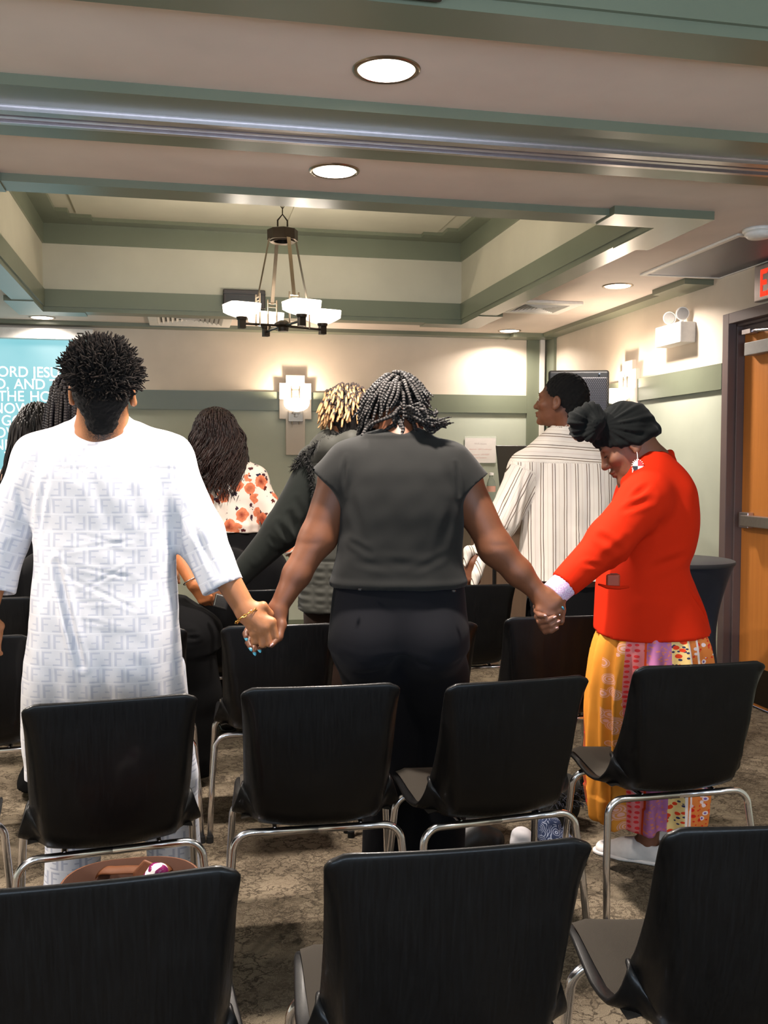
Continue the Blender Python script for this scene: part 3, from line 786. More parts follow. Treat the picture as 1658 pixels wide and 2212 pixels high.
    def mesh(s):
        F = s.F; S_ = F < 0; c8 = [(i, j, k) for i in (0, 1) for j in (0, 1) for k in (0, 1)]
        nx, ny, nz = (q - 1 for q in s.n)
        cnt = np.zeros((nx, ny, nz), np.int8)
        for i, j, k in c8: cnt += S_[i:i + nx, j:j + ny, k:k + nz]
        I = np.argwhere((cnt > 0) & (cnt < 8)); del cnt
        f = {c: F[I[:, 0] + c[0], I[:, 1] + c[1], I[:, 2] + c[2]] for c in c8}
        P = np.zeros((len(I), 3)); N = np.zeros(len(I))
        for a in c8:
            for ax in range(3):
                if a[ax]: continue
                b = list(a); b[ax] = 1; b = tuple(b); fa, fb = f[a], f[b]
                mk = (fa < 0) != (fb < 0); t = np.where(mk, fa / np.where(mk, fa - fb, 1), 0)
                q = np.array(a, float)[None, :] + 0 * P; q[:, ax] = t
                P += q * mk[:, None]; N += mk
        P = (P / N[:, None] + I) * s.h + s.lo
        idx = np.full((nx, ny, nz), -1, np.int32); idx[I[:, 0], I[:, 1], I[:, 2]] = np.arange(len(I))
        Q = []
        for ax in range(3):
            o1, o2 = [q for q in range(3) if q != ax]
            sa = [slice(1, nx), slice(1, ny), slice(1, nz)]; sb = list(sa); sa[ax] = slice(0, (nx, ny, nz)[ax]); sb[ax] = slice(1, (nx, ny, nz)[ax] + 1)
            A, B = S_[tuple(sa)], S_[tuple(sb)]; E = np.argwhere(A != B); inside = A[E[:, 0], E[:, 1], E[:, 2]]
            base = E + 1; base[:, ax] -= 1
            def at(d1, d2):
                q = base.copy(); q[:, o1] -= d1; q[:, o2] -= d2; return idx[q[:, 0], q[:, 1], q[:, 2]]
            q = np.stack([at(1, 1), at(0, 1), at(0, 0), at(1, 0)], 1)
            fl = inside if ax != 1 else ~inside
            q[~fl] = q[~fl][:, ::-1]; Q.append(q)
        return P, np.concatenate(Q)
def smooth_v(P, Q, n=1, lam=.5):
    E = np.concatenate([Q[:, [0, 1]], Q[:, [1, 2]], Q[:, [2, 3]], Q[:, [3, 0]]]); E = np.concatenate([E, E[:, ::-1]])
    deg = np.bincount(E[:, 0], minlength=len(P))[:, None] + 1e-9
    for it in range(n):
        for l in (lam, -lam * 1.04):
            A = np.stack([np.bincount(E[:, 0], P[E[:, 1], i], minlength=len(P)) for i in range(3)], 1) / deg
            P = P + (A - P) * l
    return P
def normals(P, Q):
    n = np.cross(P[Q[:, 2]] - P[Q[:, 0]], P[Q[:, 3]] - P[Q[:, 1]]); N = np.zeros_like(P)
    for j in range(4):
        for i in range(3): N[:, i] += np.bincount(Q[:, j], n[:, i], minlength=len(P))
    return N / (np.linalg.norm(N, axis=1)[:, None] + 1e-12)
def np_obj(name, P, Q, mat, parent, origin=(0, 0, 0), uv=None, att=None, tris=False):
    me = bpy.data.meshes.new(name); P = (P - np.asarray(origin)).astype(np.float32)
    k = Q.shape[1]; me.vertices.add(len(P)); me.vertices.foreach_set('co', P.ravel())
    me.loops.add(Q.size); me.loops.foreach_set('vertex_index', Q.astype(np.int32).ravel())
    me.polygons.add(len(Q)); me.polygons.foreach_set('loop_start', np.arange(0, Q.size, k, dtype=np.int32))
    me.polygons.foreach_set('use_smooth', np.ones(len(Q), bool))
    me.update(calc_edges=True); me.materials.append(mat)
    if uv is not None:
        a = me.attributes.new('uvm', 'FLOAT_VECTOR', 'POINT'); a.data.foreach_set('vector', np.ascontiguousarray(uv, np.float32).ravel())
    o = bpy.data.objects.new(name, me); COL.objects.link(o); o.parent = parent
    return o
def waves(P, scale, seed=0, n=10):
    """smooth pseudo noise in about -1..1"""
    rng = np.random.default_rng(seed); out = 0
    for i in range(n):
        k = rng.normal(size=3); k *= scale * (.6 + .8 * rng.random()) / np.linalg.norm(k); out = out + np.sin(P @ k + rng.random() * 6.28)
    return out / math.sqrt(n) / .9
def crease(P, a, b, w, depth, side=.6):
    """a drag fold along the segment a-b: a groove with a ridge beside it"""
    a, b = np.asarray(a, float), np.asarray(b, float); ab = b - a; t = np.clip(((P - a) @ ab) / (ab @ ab), 0, 1)
    q = P - a - t[:, None] * ab; d = np.linalg.norm(q, axis=1)
    fade = np.sin(np.pi * np.clip(t * .9 + .05, 0, 1)) ** .6
    return depth * fade * (-np.exp(-(d / w) ** 2) + side * np.exp(-((d - 1.9 * w) / w) ** 2))
def finish(name, f, mat, parent, disp=None, uv=None, sm=1):
    P, Q = f.mesh(); P = smooth_v(P, Q, sm)
    if disp is not None:
        N = normals(P, Q); P0 = P; P = P + N * disp(P, N)[:, None]
    else: P0 = P
    return np_obj(name, P, Q, mat, parent, tuple(parent.location), uv(P0) if uv else None)
def axes(fwd, up):
    f = nrm(fwd); u = np.asarray(up, float); u = nrm(u - f * (u @ f)); return np.array([np.cross(f, u), f, u])
def head(f, c, fwd, up, s=1.0, neck=None, nr=.056, lids=0):
    """skull, face and ears around the head centre c; returns a local-to-world function"""
    B = axes(fwd, up); c = np.asarray(c, float)
    T = lambda x, y, z: c + s * (x * B[0] + y * B[1] + z * B[2])
    E = lambda p, r, k=.02, op='add': f.ell(T(*p), [q * s for q in r], B, k * s, op)
    E((0, -.014, .034), (.075, .096, .083)); E((0, .028, -.028), (.062, .068, .082), .03); E((0, .045, -.082), (.046, .042, .032), .03)
    f.cap(T(-.012, .083, -.100), T(.012, .083, -.100), .014 * s, .014 * s, .02)
    f.cap(T(-.034, .078, .024), T(.034, .078, .024), .013 * s, .013 * s, .02)
    for x in (-1, 1):
        E((x * .040, .066, -.022), (.022, .022, .018), .02)
        E((x * .032, .098, .004), (.016, .014, .011), .014, 'cut'); E((x * .031, .080, .004), (.0135, .0125, .0115), .004)
    f.cap(T(0, .092, .012), T(0, .108, -.028), .0075 * s, .0125 * s, .012); f.ell(T(0, .110, -.030), (.0125 * s, .012 * s, .0105 * s), B, .008)
    for x in (-1, 1): E((x * .014, .100, -.034), (.0095, .010, .008), .008)
    E((0, .097, -.059), (.025, .013, .0075), .006); E((0, .094, -.072), (.022, .013, .0085), .006)
    f.cap(T(-.022, .108, -.0655), T(.022, .108, -.0655), .0022 * s, .0022 * s, .004, 'cut')
    for x in (-1, 1):
        E((x * .080, -.012, -.008), (.009, .021, .032), .008); E((x * .0895, -.008, -.004), (.006, .011, .017), .006, 'cut'); E((x * .082, -.004, -.034), (.007, .010, .010), .006)
    if neck is not None: f.cap(T(0, -.03, -.05), neck, nr * s, nr * 1.08 * s, .03)
    return T
def skin(name, col, fade=False):
    m = NT(name, .52, col=col, spec=.38); o = m.obj(); f = m.noise(o, 18, 4)
    m.col(m.mix(f, tuple(c * .84 for c in col), tuple(min(255, c * 1.14) for c in col)))
    if fade:                                                   # close-cropped hair growing on the skin, uvm.x = density
        k = m.ma('MULTIPLY', m.sep(m.attr())[0], m.mapr(m.noise(o, 260, 3), .25, .6, .35, 1))
        m.col(m.mix(k, m.mix(f, tuple(c * .84 for c in col), tuple(min(255, c * 1.14) for c in col)), (16, 12, 11)))
    m.set('Subsurface Weight', .08); m.set('Subsurface Radius', (.012, .005, .003)); m.set('Subsurface Scale', .5)
    m.bump(m.vor(o, 420), .12, .0006); return m.m
def hair_density(P, caps):
    out = np.zeros(len(P))
    for a, b, ra, rb, w in caps:
        a, b = np.asarray(a, float), np.asarray(b, float); ab = b - a; t = np.clip(((P - a) @ ab) / (ab @ ab), 0, 1); d = np.linalg.norm(P - a - t[:, None] * ab, axis=1) - (ra + (rb - ra) * t); out = np.maximum(out, np.clip(-d / w, 0, 1))
    return np.stack([out, out, out], 1)
def strands(name, paths, radii, mat, parent, n=6, nseg=7, uv=True):
    """many swept locks in one mesh; uvm.x runs 0..1 root to tip, uvm.y is the length along it in metres, uvm.z a random per lock"""
    Vs, Qs, U = [], [], []; off = 0; rng = random.Random(5)
    for pts, r in zip(paths, radii):
        P = curve_pts(pts, max(1, nseg // max(1, len(pts) - 1))) if len(pts) > 2 else [Vector(pts[0]).lerp(Vector(pts[1]), i / nseg) for i in range(nseg + 1)]
        k = len(P); u = None; L = 0; rn = rng.random()
        for i, p in enumerate(P):
            t = (P[min(i + 1, k - 1)] - P[max(i - 1, 0)]); t = t.normalized() if t.length > 1e-7 else Vector((0, 0, 1))
            u = frame_of(t)[0] if u is None else (u - t * u.dot(t)); u = u.normalized() if u.length > 1e-6 else frame_of(t)[0]
            v = t.cross(u); s = i / (k - 1); L += (p - P[i - 1]).length if i else 0
            rr = r(s) if callable(r) else r * (1 - .65 * s ** 2.5)
            for j in range(n):
                a = 2 * PI * j / n; q = p + (u * math.cos(a) + v * math.sin(a)) * rr; Vs.append(q); U.append((s, L, rn))
        for i in range(k - 1):
            for j in range(n):
                a, b = off + i * n + j, off + i * n + (j + 1) % n; Qs.append((a, b, b + n, a + n))
        Vs.append(P[-1] + (P[-1] - P[-2]) * .3); U.append((1, L, rn)); tip = off + k * n
        for j in range(n): a, b = off + (k - 1) * n + j, off + (k - 1) * n + (j + 1) % n; Qs.append((a, b, tip, tip))
        off += k * n + 1
    P = np.array([tuple(v) for v in Vs]); me = bpy.data.meshes.new(name)
    org = Vector(parent.location)
    me.from_pydata([tuple(v - org) for v in Vs], [], [q if q[2] != q[3] else q[:3] for q in Qs])
    me.polygons.foreach_set('use_smooth', [True] * len(me.polygons)); me.materials.append(mat)
    a = me.attributes.new('uvm', 'FLOAT_VECTOR', 'POINT'); a.data.foreach_set('vector', np.array(U, np.float32).ravel())
    o = bpy.data.objects.new(name, me); COL.objects.link(o); o.parent = parent
    return o
def hair_mat(name, a, b, rough=.5, braid=0, tip=None, tip_at=.5):
    m = NT(name, rough, spec=.35); v = m.attr(); s = m.sep(v)
    c = m.mix(s[2], a, b)
    if tip: c = m.mix(m.mapr(m.ma('ADD', s[0], m.mapr(m.noise(m.obj(), 60), 0, 1, -.12, .12)), tip_at - .08, tip_at + .08), c, m.mix(m.noise(m.obj(), 130, 3), tip[0], tip[1]))
    m.col(c)
    if braid:
        w = m.ma('SINE', m.ma('MULTIPLY', s[1], braid)); m.bump(w, .6, .003)
        c2 = m.mix(m.mapr(w, -1, .2), tuple(q * .75 for q in a), c); m.col(c2)
    else: m.bump(m.noise(m.obj(), 300, 3), .5, .002)
    return m.m
def dome(T, rng, n, lo=-.2, back=-1.0, s=1.0, r=(.079, .100, .088), c=(0, -.014, .034), keep=None):
    """n points spread over the scalp with outward normals, in head space"""
    out = []; i = 0; ga = PI * (3 - math.sqrt(5)); tot = int(n * 2.2)
    for i in range(tot):
        z = 1 - 2 * (i + .5) / tot; q = math.sqrt(1 - z * z); a = i * ga + rng.uniform(-.12, .12); d = Vector((q * math.cos(a), q * math.sin(a), z))
        if keep and not keep(d): continue
        p = (c[0] + r[0] * d.x, c[1] + r[1] * d.y, c[2] + r[2] * d.z)
        out.append((p, d))
    return out
def shoe(parent, toe, heel, h=.055, w=.045, mat=None, name='shoe', sole=None):
    toe, heel = np.asarray(toe, float), np.asarray(heel, float); d = nrm(toe - heel); L = np.linalg.norm(toe - heel); sd = np.array([-d[1], d[0], 0])
    lo, hi = np.minimum(toe, heel) - .09, np.maximum(toe, heel) + .09; hi[2] = h + .1; lo[2] = -.02
    f = Field(lo, hi, .004)
    f.cap(heel + d * .04 + [0, 0, .03], heel + d * L * .55 + [0, 0, .026], .038, .04, .02); f.cap(heel + d * L * .5 + [0, 0, .024], toe - d * .04 + [0, 0, .016], .043, .030, .03)
    f.cap(heel + d * .045 + [0, 0, .05], heel + d * .085 + [0, 0, .06], .033, .034, .03)
    f.cap(heel + d * .055 + [0, 0, h + .02], heel + d * .09 + [0, 0, h + .02], .03, .03, .006, 'cut')
    f.plane((0, 0, .012), (0, 0, -1))
    o = finish(name, f, mat, parent)
    g = Field(lo, hi, .004)
    g.cap(heel + d * .042 + [0, 0, .006], heel + d * L * .6 + [0, 0, .006], .041, .045, .02); g.cap(heel + d * L * .6 + [0, 0, .006], toe - d * .036 + [0, 0, .006], .045, .036, .02)
    g.plane((0, 0, .0135), (0, 0, 1)); g.plane((0, 0, .001), (0, 0, -1))
    finish('shoe_sole', g, sole or mat, o if False else parent)
    return o

# ================================================================== people
M['nail_blue'] = simple('blue nail varnish', (70, 150, 176), .25)
M['nail_pink'] = simple('natural nail', (206, 160, 158), .3)
M['gold'] = simple('gold', (232, 178, 92), .25, 1.0)
M['silver'] = simple('silver', (210, 208, 212), .2, 1.0)
M['black_cloth'] = cloth('black cotton jersey', (34, 34, 33), .95, sheen=.06)
M['black_trouser'] = cloth('black trouser cloth', (20, 20, 24), .9, sheen=.03)
rng = random.Random(11)
def cap_nail(name, pts, mat, parent, r=.0062):
    o = Vector(parent.location)
    for a, b in pts:
        a, b = Vector(a), Vector(b); t = (b - a)
        obj(name, tube(bmesh.new(), [a - o, a + t * .35 - o, a + t * .75 - o, b - o], [r * .7, r, r * .72, r * .15], 8, flat=.55), mat, parent, smooth=True)

# ------------------------------------------------------------------ man in the white tunic
wm = thing('person', 'person seen from behind in a long white patterned tunic, short twisted hair, holding hands', 'person', (-.20, 3.04, 0))
M['skin_w'] = skin('warm brown skin', (158, 104, 68), True)
hc = (-0.237, 3.008, 1.623)
f = Field((-.62, 2.72, .0), (.38, 3.40, 1.80), .0042)
TW = head(f, hc, (.02, .90, .42), (0, -.42, .9), 1.12, (-0.2427, 3.053, 1.473), .062)
f.cap((-0.2424, 3.054, 1.502), (-0.2444, 3.045, 1.317), .07, .11, .05)
for a, b, c, r in (((-0.4332, 3.079, 1.395), (-0.5463, 3.111, 1.174), (-0.5896, 3.047, 0.9543), 1), ((-0.0439, 2.997, 1.395), (0.0526, 2.965, 1.178), (0.1838, 2.905, 0.9484), 1)):
    f.cap((-0.2429, 3.052, 1.459), a, .06, .055, .05); f.cap(a, b, .055, .046, .03); f.cap(b, c, .048, .033, .02)
f.loft([(-0.2393, 3.048, 1.402, 0.1497, 0.09), (-0.2388, 3.033, 1.117, 0.139, 0.1), (-0.2435, 3.021, 0.8611, 0.1511, 0.11)], k=.05)
for x in (-1, 1):
    hip = np.array((-0.2452, 3.020, 0.8326)) + (x * .1, 0, 0); kn = np.array((-.20 + x * .115, 3.07, .50)); an = np.array((-.20 + x * .15, 3.07, .09))
    f.chain([hip, kn, an], [.085, .058, .042], .03)
    f.cap(an, an + (x * .02, .13, -.055), .038, .032, .02)
# right hand, back of the hand to the camera
wr = (0.1838, 2.905, 0.9484)
K = [(0.2007, 2.883, 0.8876), (0.2207, 2.879, 0.8932), (0.2387, 2.876, 0.9058), (0.2571, 2.878, 0.9204)]
for kk, r in zip(K, (.0125, .0135, .0135, .013)): f.cap(wr, kk, .021, r, .014)
f.cap(wr, (0.224, 2.885, 0.9106), .027, .019, .02); f.cap((0.1943, 2.897, 0.9351), (0.2345, 2.893, 0.9117), .022, .018, .02)
FN = [[K[0], (0.2041, 2.884, 0.859), (0.2157, 2.909, 0.8511), (0.2239, 2.923, 0.8625)], [K[1], (0.2274, 2.879, 0.8506), (0.2367, 2.907, 0.8449), (0.241, 2.924, 0.8602)],
      [K[2], (0.2496, 2.876, 0.853), (0.2577, 2.905, 0.8502), (0.2593, 2.921, 0.8659)], [K[3], (0.2695, 2.878, 0.8717), (0.2751, 2.907, 0.8663), (0.2725, 2.924, 0.8821)]]
for q, r in zip(FN, (.0092, .0102, .0105, .0102)): f.chain(q, [r * 1.2, r, r * .95, r * .85], .003, k0=.008)
f.chain([(0.2004, 2.902, 0.9582), (0.2323, 2.896, 0.9667), (0.2549, 2.915, 0.9388), (0.2634, 2.933, 0.9113)], [.018, .0135, .0115, .0095], .006, k0=.02)
# left hand, out of the frame
wl = (-0.5896, 3.047, 0.9543)
for i in range(4): f.chain([wl, np.array(wl) + (-.03 + .02 * i, .01, -.085), np.array(wl) + (-.04 + .022 * i, .02, -.125), np.array(wl) + (-.03 + .02 * i, .045, -.14)], [.02, .012, .01, .008], .006, k0=.02)
f.chain([wl, np.array(wl) + (.035, .02, -.05), np.array(wl) + (.03, .04, -.085)], [.018, .012, .009], .01)
finish('body', f, M['skin_w'], wm, None, lambda P: hair_density(P, [(TW(0, -.03, .02), TW(0, -.075, -.085), .112, .062, .030)]), 1)
# hair: cropped sides and many short twists standing up on top
M['hair_w'] = hair_mat('dark brown twisted hair', (15, 11, 9), (36, 26, 20), .95)
f = Field(np.array(hc) - .17, np.array(hc) + .17, .004); B = axes((.02, .90, .42), (0, -.42, .9))
f.ell(TW(0, -.022, .042), (.084, .104, .091), B); f.cap(TW(0, -.050, -.010), TW(0, -.064, -.060), .074, .050, .04)
P_ = np.array(hc)
f.plane(TW(0, .045, .0), (B[1] * .9 - B[2] * .45))
finish('hair_cap', f, hair_mat('cropped dark hair', (15, 12, 11), (24, 19, 16), .95), wm, disp=lambda P, N: .0012 * waves(P, 700, 3, 16) + .0010 * waves(P, 300, 4, 12))
paths, radii = [], []
for p, d in dome(TW, rng, 1250, c=(0, -.022, .042), r=(.077, .092, .080), keep=lambda d: d.z > .02 - .30 * max(0, -d.y) - .1 * d.x and d.y < .75):
    L_ = rng.uniform(.026, .050) * (1 if d.z > .25 else .7 + .3 * (d.x > .3)); dd = (Vector(d) + Vector((rng.gauss(0, .30), rng.gauss(0, .30), rng.gauss(.22, .30)))).normalized()
    d2 = (dd + Vector((rng.gauss(0, .35), rng.gauss(0, .35), rng.gauss(0, .35)))).normalized()
    a = TW(*p); b = Vector(a) + Vector(B.T @ np.array(dd)) * L_ * .55; c = b + Vector(B.T @ np.array(d2)) * L_ * .55
    paths.append([tuple(a), tuple(b), tuple(c)]); radii.append((lambda q, w: (lambda s: q * (1 + .16 * math.sin(s * 20 + w)) * (1 - .45 * s ** 5)))(rng.uniform(.0024, .0034), rng.random() * 6))
strands('hair_twists', paths, radii, M['hair_w'], wm, n=5, nseg=8)

def ff_mat(name, base, ink, line):
    m = NT(name, .75, spec=.2); s = m.sep(m.attr()); u = m.ma('DIVIDE', s[0], .070); v = m.ma('DIVIDE', s[1], .050)
    row = m.ma('FLOOR', v); off = m.ma('MULTIPLY', m.ma('MODULO', row, 2.0), .5)
    fu = m.ma('FRACT', m.ma('ADD', u, off)); fv = m.ma('FRACT', v)
    def rect(a, b, c, d):
        x = m.ma('MULTIPLY', m.ma('GREATER_THAN', fu, a), m.ma('LESS_THAN', fu, b)); y = m.ma('MULTIPLY', m.ma('GREATER_THAN', fv, c), m.ma('LESS_THAN', fv, d)); return m.ma('MULTIPLY', x, y)
    F_ = [(.07, .17, .10, .92), (.17, .48, .82, .92), (.17, .36, .48, .57)]; rs = F_ + [(1 - b, 1 - a, 1 - d, 1 - c) for a, b, c, d in F_]
    t_ = rect(*rs[0])
    for r in rs[1:]: t_ = m.ma('MAXIMUM', t_, rect(*r))
    ln = m.ma('MAXIMUM', m.ma('LESS_THAN', fv, .055), m.ma('LESS_THAN', m.ma('ABSOLUTE', m.ma('SUBTRACT', fu, .0)), .03))
    m.col(m.mix(ln, m.mix(t_, base, ink), line)); m.set('Sheen Weight', .1)
    m.set('Roughness', m.mapr(t_, 0, 1, .85, .55))
    m.bump(m.noise(m.obj(), 700, 2), .2, .0006); return m.m
M['tunic'] = ff_mat('white jacquard cloth', (212, 211, 216), (192, 193, 204), (222, 221, 226))
f = Field((-.66, 2.72, .42), (.24, 3.32, 1.58), .006)
rows = [(-0.2418, 3.054, 1.495, 0.082, 0.075), (-0.2389, 3.050, 1.438, 0.1711, 0.115), (-0.2395, 3.047, 1.381, 0.2096, 0.13), (-0.2377, 3.042, 1.288, 0.2124, 0.135), (-0.2366, 3.037, 1.189, 0.2117, 0.135), (-0.2402, 3.030, 1.046, 0.2153, 0.135), (-0.2431, 3.023, 0.9038, 0.2253, 0.14), (-0.2484, 3.037, 0.7571, 0.239, 0.15), (-0.2521, 3.062, 0.6347, 0.2472, 0.145), (-0.2542, 3.085, 0.466, 0.2402, 0.14), (-0.255, 3.088, 0.3235, 0.2307, 0.14)]
def fold(a, z): return (.006 * np.sin(a * 7 + 1.0) + .004 * np.sin(a * 13 + z * 3)) * np.clip((1.05 - z) / .5, 0, 1)
f.loft(rows, p=2.6, fold=fold)
for s0, s1, s2, s3 in (((-0.3039, 3.067, 1.495), (-0.4359, 3.090, 1.416), (-0.5491, 3.112, 1.174), (-0.5724, 3.067, 1.010)), ((-0.1811, 3.041, 1.495), (-0.0452, 3.008, 1.416), (0.0445, 2.978, 1.189), (0.1145, 2.934, 1.023))):
    f.cap(s0, s1, .050, .068, .05); f.cap(s1, s2, .070, .072, .045); f.cap(s2, s3, .071, .066, .03, flat=True)
    e = np.array(s3); dd = nrm(e - np.array(s2)); f.cap(e - dd * .012, e + dd * .05, .052, .054, .004, 'cut')
f.cap((-0.2422, 3.055, 1.523), (-0.2448, 3.071, 1.431), .074, .085, .03)
f.cap((-0.2414, 3.059, 1.601), (-0.2435, 3.070, 1.514), .066, .067, .008, 'cut'); f.cap((-0.2315, 2.920, 1.518), (-0.2376, 2.991, 1.483), .012, .003, .012, 'cut')
YL = 2.82
def disp(P, N):
    d = .0016 * waves(P, 30, 1) + .0007 * waves(P, 85, 2)
    for a, b, w, k in (((-0.3717, 2.928, 1.109), (-0.3005, 2.887, 0.8055), .010, .013), ((-0.0162, 2.885, 1.334), (-0.0361, 2.856, 1.075), .014, .010), ((-0.3987, 2.966, 1.347), (-0.4329, 2.986, 1.195), .012, .008),
                       ((-0.358, 2.927, 1.143), (-0.0909, 2.873, 1.184), .005, .0018), ((-0.3651, 2.926, 1.109), (-0.0724, 2.862, 1.048), .005, .0020), ((-0.3454, 2.921, 1.075), (-0.1332, 2.870, 0.9666), .006, .0022), ((-0.3316, 2.904, 1.009), (-0.0646, 2.866, 1.157), .005, .0014),
                       ((-0.3052, 2.898, 0.9953), (-0.0527, 2.845, 0.9953), .005, .0018), ((-0.3175, 2.921, 1.198), (-0.1047, 2.874, 1.143), .005, .0014), ((-0.093, 2.851, 0.9546), (-0.0284, 2.852, 1.042), .008, .006), ((-0.2925, 2.892, 0.9411), (-0.0933, 2.838, 0.8995), .005, .002), ((-0.0699, 2.897, 1.334), (-0.0913, 2.883, 1.184), .014, .006), ((-0.2634, 2.928, 1.361), (-0.2105, 2.900, 1.225), .018, .004), ((-0.1495, 2.892, 1.320), (-0.1304, 2.884, 1.239), .016, .004),
                       ((0.0587, 2.911, 1.347), (0.0975, 2.893, 1.152), .010, .005), ((0.0167, 2.914, 1.235), (0.0895, 2.880, 1.070), .010, .005), ((-0.4864, 3.024, 1.319), (-0.4691, 3.024, 1.179), .010, .006), ((-0.5172, 3.032, 1.151), (-0.45, 3.030, 1.192), .010, .006)):
        d = d + crease(P, a, b, w, k)
    yz = 1.4 + (1001 - 1012) / 2055 * 2.8                      # yoke seam
    d = d - .0018 * np.exp(-((P[:, 2] - yz + .02 * (P[:, 0] + .2) ** 2 * 4) / .0022) ** 2) * (P[:, 1] < 2.95) * (np.abs(P[:, 0] + .19) < .2)
    return d
def uvw(P):
    uv = np.stack([P[:, 0], P[:, 2], 0 * P[:, 0]], 1)
    for s1, s2 in (((-0.4359, 3.090, 1.416), (-0.5724, 3.067, 1.010)), ((-0.0452, 3.008, 1.416), (0.1145, 2.934, 1.023))):
        a = np.array(s1); ax = nrm(np.array(s2) - a); q = P - a; t = q @ ax; r = q - t[:, None] * ax; side = nrm(np.cross(ax, (0, 1, 0)))
        mk = (np.linalg.norm(r, axis=1) < .098) & (t > .02); x0 = a[0]
        mk &= (P[:, 0] < -.372 - .0 * t) if x0 < -.2 else (P[:, 0] > -.008)
        uv[mk, 0] = (r @ side)[mk] ; uv[mk, 1] = -t[mk]
    return uv
finish('tunic', f, M['tunic'], wm, disp, uvw)
M['white_trouser'] = ff_mat('white jacquard trouser cloth', (214, 218, 230), (176, 182, 202), (226, 228, 238))
f = Field((-.46, 2.88, .02), (.08, 3.30, .78), .007)
for x in (-1, 1): f.chain([(-.20 + x * .1, 3.08, .74), (-.20 + x * .135, 3.08, .4), (-.20 + x * .165, 3.08, .035)], [.10, .092, .088], .02)
f.plane((0, 0, .045), (0, 0, -1))
finish('trousers', f, M['white_trouser'], wm, lambda P, N: .003 * waves(P, 22, 5), lambda P: np.stack([P[:, 0], P[:, 2], 0 * P[:, 0]], 1))
M['brown_shoe'] = simple('dark brown leather shoe', (52, 36, 28), .4)
for x in (-1, 1): shoe(wm, (-.20 + x * .19, 3.26, 0), (-.20 + x * .155, 2.98, 0), mat=M['brown_shoe'])
# gold bracelet round the right wrist
c = np.array((0.1846, 2.897, 0.9382)); ax = nrm(np.array((0.2006, 2.889, 0.9106)) - np.array((0.1592, 2.912, 0.9794))); u, v = frame_of(ax)
bm = bmesh.new(); o_ = Vector(wm.location)
for i in range(22):
    a = 2 * PI * i / 22; p = Vector(c) + (u * math.cos(a) + v * math.sin(a)) * .0405 - o_; tg = (-u * math.sin(a) + v * math.cos(a)); nn = (u * math.cos(a) + v * math.sin(a))
    w2 = tg.cross(nn) if i % 2 else nn
    tube(bm, [p + tg * .0065 * math.cos(q) + w2 * .0035 * math.sin(q) for q in [2 * PI * j / 8 for j in range(8)]], .0015, 5, closed=True)
obj('bracelet', bm, M['gold'], wm)

# ------------------------------------------------------------------ woman in black
wb = thing('person', 'person seen from behind in a black cap sleeve top, head bowed, dark twists', 'person', (.76, 2.98, 0))
M['skin_b'] = skin('deep brown skin', (108, 66, 44))
hc = (0.6798, 3.036, 1.541)
f = Field((.12, 2.62, .0), (1.34, 3.42, 1.66), .0042)
FWD, UP = (-.05, .80, -.62), (.06, .62, .80)
TB = head(f, hc, FWD, UP, .97, (0.6719, 2.960, 1.424), .056)
f.cap((0.6744, 2.971, 1.454), (0.6761, 2.951, 1.270), .068, .105, .05)
EB_L, EB_R = (0.4081, 2.992, 1.160), (0.9658, 2.873, 1.131); WB_L, WB_R = (0.2788, 2.941, 0.9455), (1.103, 2.826, 0.981)
for sh, el, w_ in (((0.4881, 2.996, 1.373), EB_L, WB_L), ((0.8589, 2.918, 1.365), EB_R, WB_R)):
    f.cap((0.6777, 2.959, 1.424), sh, .06, .062, .05); f.cap(sh, el, .060, .051, .035); f.cap(np.array(el) + (0, -.006, 0), np.array(el) * .5 + np.array(w_) * .5, .052, .043, .03); f.cap(np.array(el) * .5 + np.array(w_) * .5, w_, .043, .0275, .02)
f.loft([(0.6814, 2.965, 1.358, 0.1664, 0.09), (0.6679, 2.955, 1.107, 0.1701, 0.1), (0.6648, 2.940, 0.8113, 0.1849, 0.12)], k=.05)
for x, kx, ax_ in ((-1, .66, .66), (1, .82, .80)):
    f.chain([np.array((0.672, 2.958, 0.7926)) + (x * .08, .02, .02), (kx, 3.05, .5), (ax_, 3.03, .09)], [.078, .06, .045], .03); f.cap((ax_, 3.03, .07), (ax_ + x * .01, 3.16, .03), .038, .03, .02)
# left hand: palm to the camera, behind the man's fingers, fingertips wrapping below
K = [(0.2542, 2.943, 0.8823), (0.2392, 2.953, 0.8754), (0.2241, 2.961, 0.873), (0.2114, 2.964, 0.8759)]
for kk in K: f.cap(WB_L, kk, .020, .0135, .014)
f.chain([(0.2843, 2.940, 0.9369), (0.2885, 2.912, 0.9038), (0.2787, 2.886, 0.8713), (0.2539, 2.862, 0.8513)], [.021, .0165, .0120, .0082], .008, k0=.02)
f.cap(WB_L, (0.267, 2.941, 0.8996), .024, .022, .02)
TIPS = []
for q in ([K[0], (0.2323, 2.941, 0.8488), (0.2173, 2.913, 0.8388), (0.2195, 2.887, 0.8352)], [K[1], (0.2144, 2.950, 0.8479), (0.2025, 2.924, 0.8344), (0.2052, 2.902, 0.8256)], [K[2], (0.198, 2.959, 0.8613), (0.1878, 2.935, 0.8488), (0.1933, 2.913, 0.8383)], [K[3], (0.1885, 2.964, 0.8826), (0.18, 2.943, 0.875), (0.1818, 2.927, 0.8663)]):
    f.chain(q, [.0115, .0092, .0086, .0075], .003, k0=.008); TIPS.append((np.array(q[3]) * .8 + np.array(q[2]) * .2, np.array(q[3]) + (np.array(q[3]) - np.array(q[2])) * .55 + (0, -.006, -.004)))
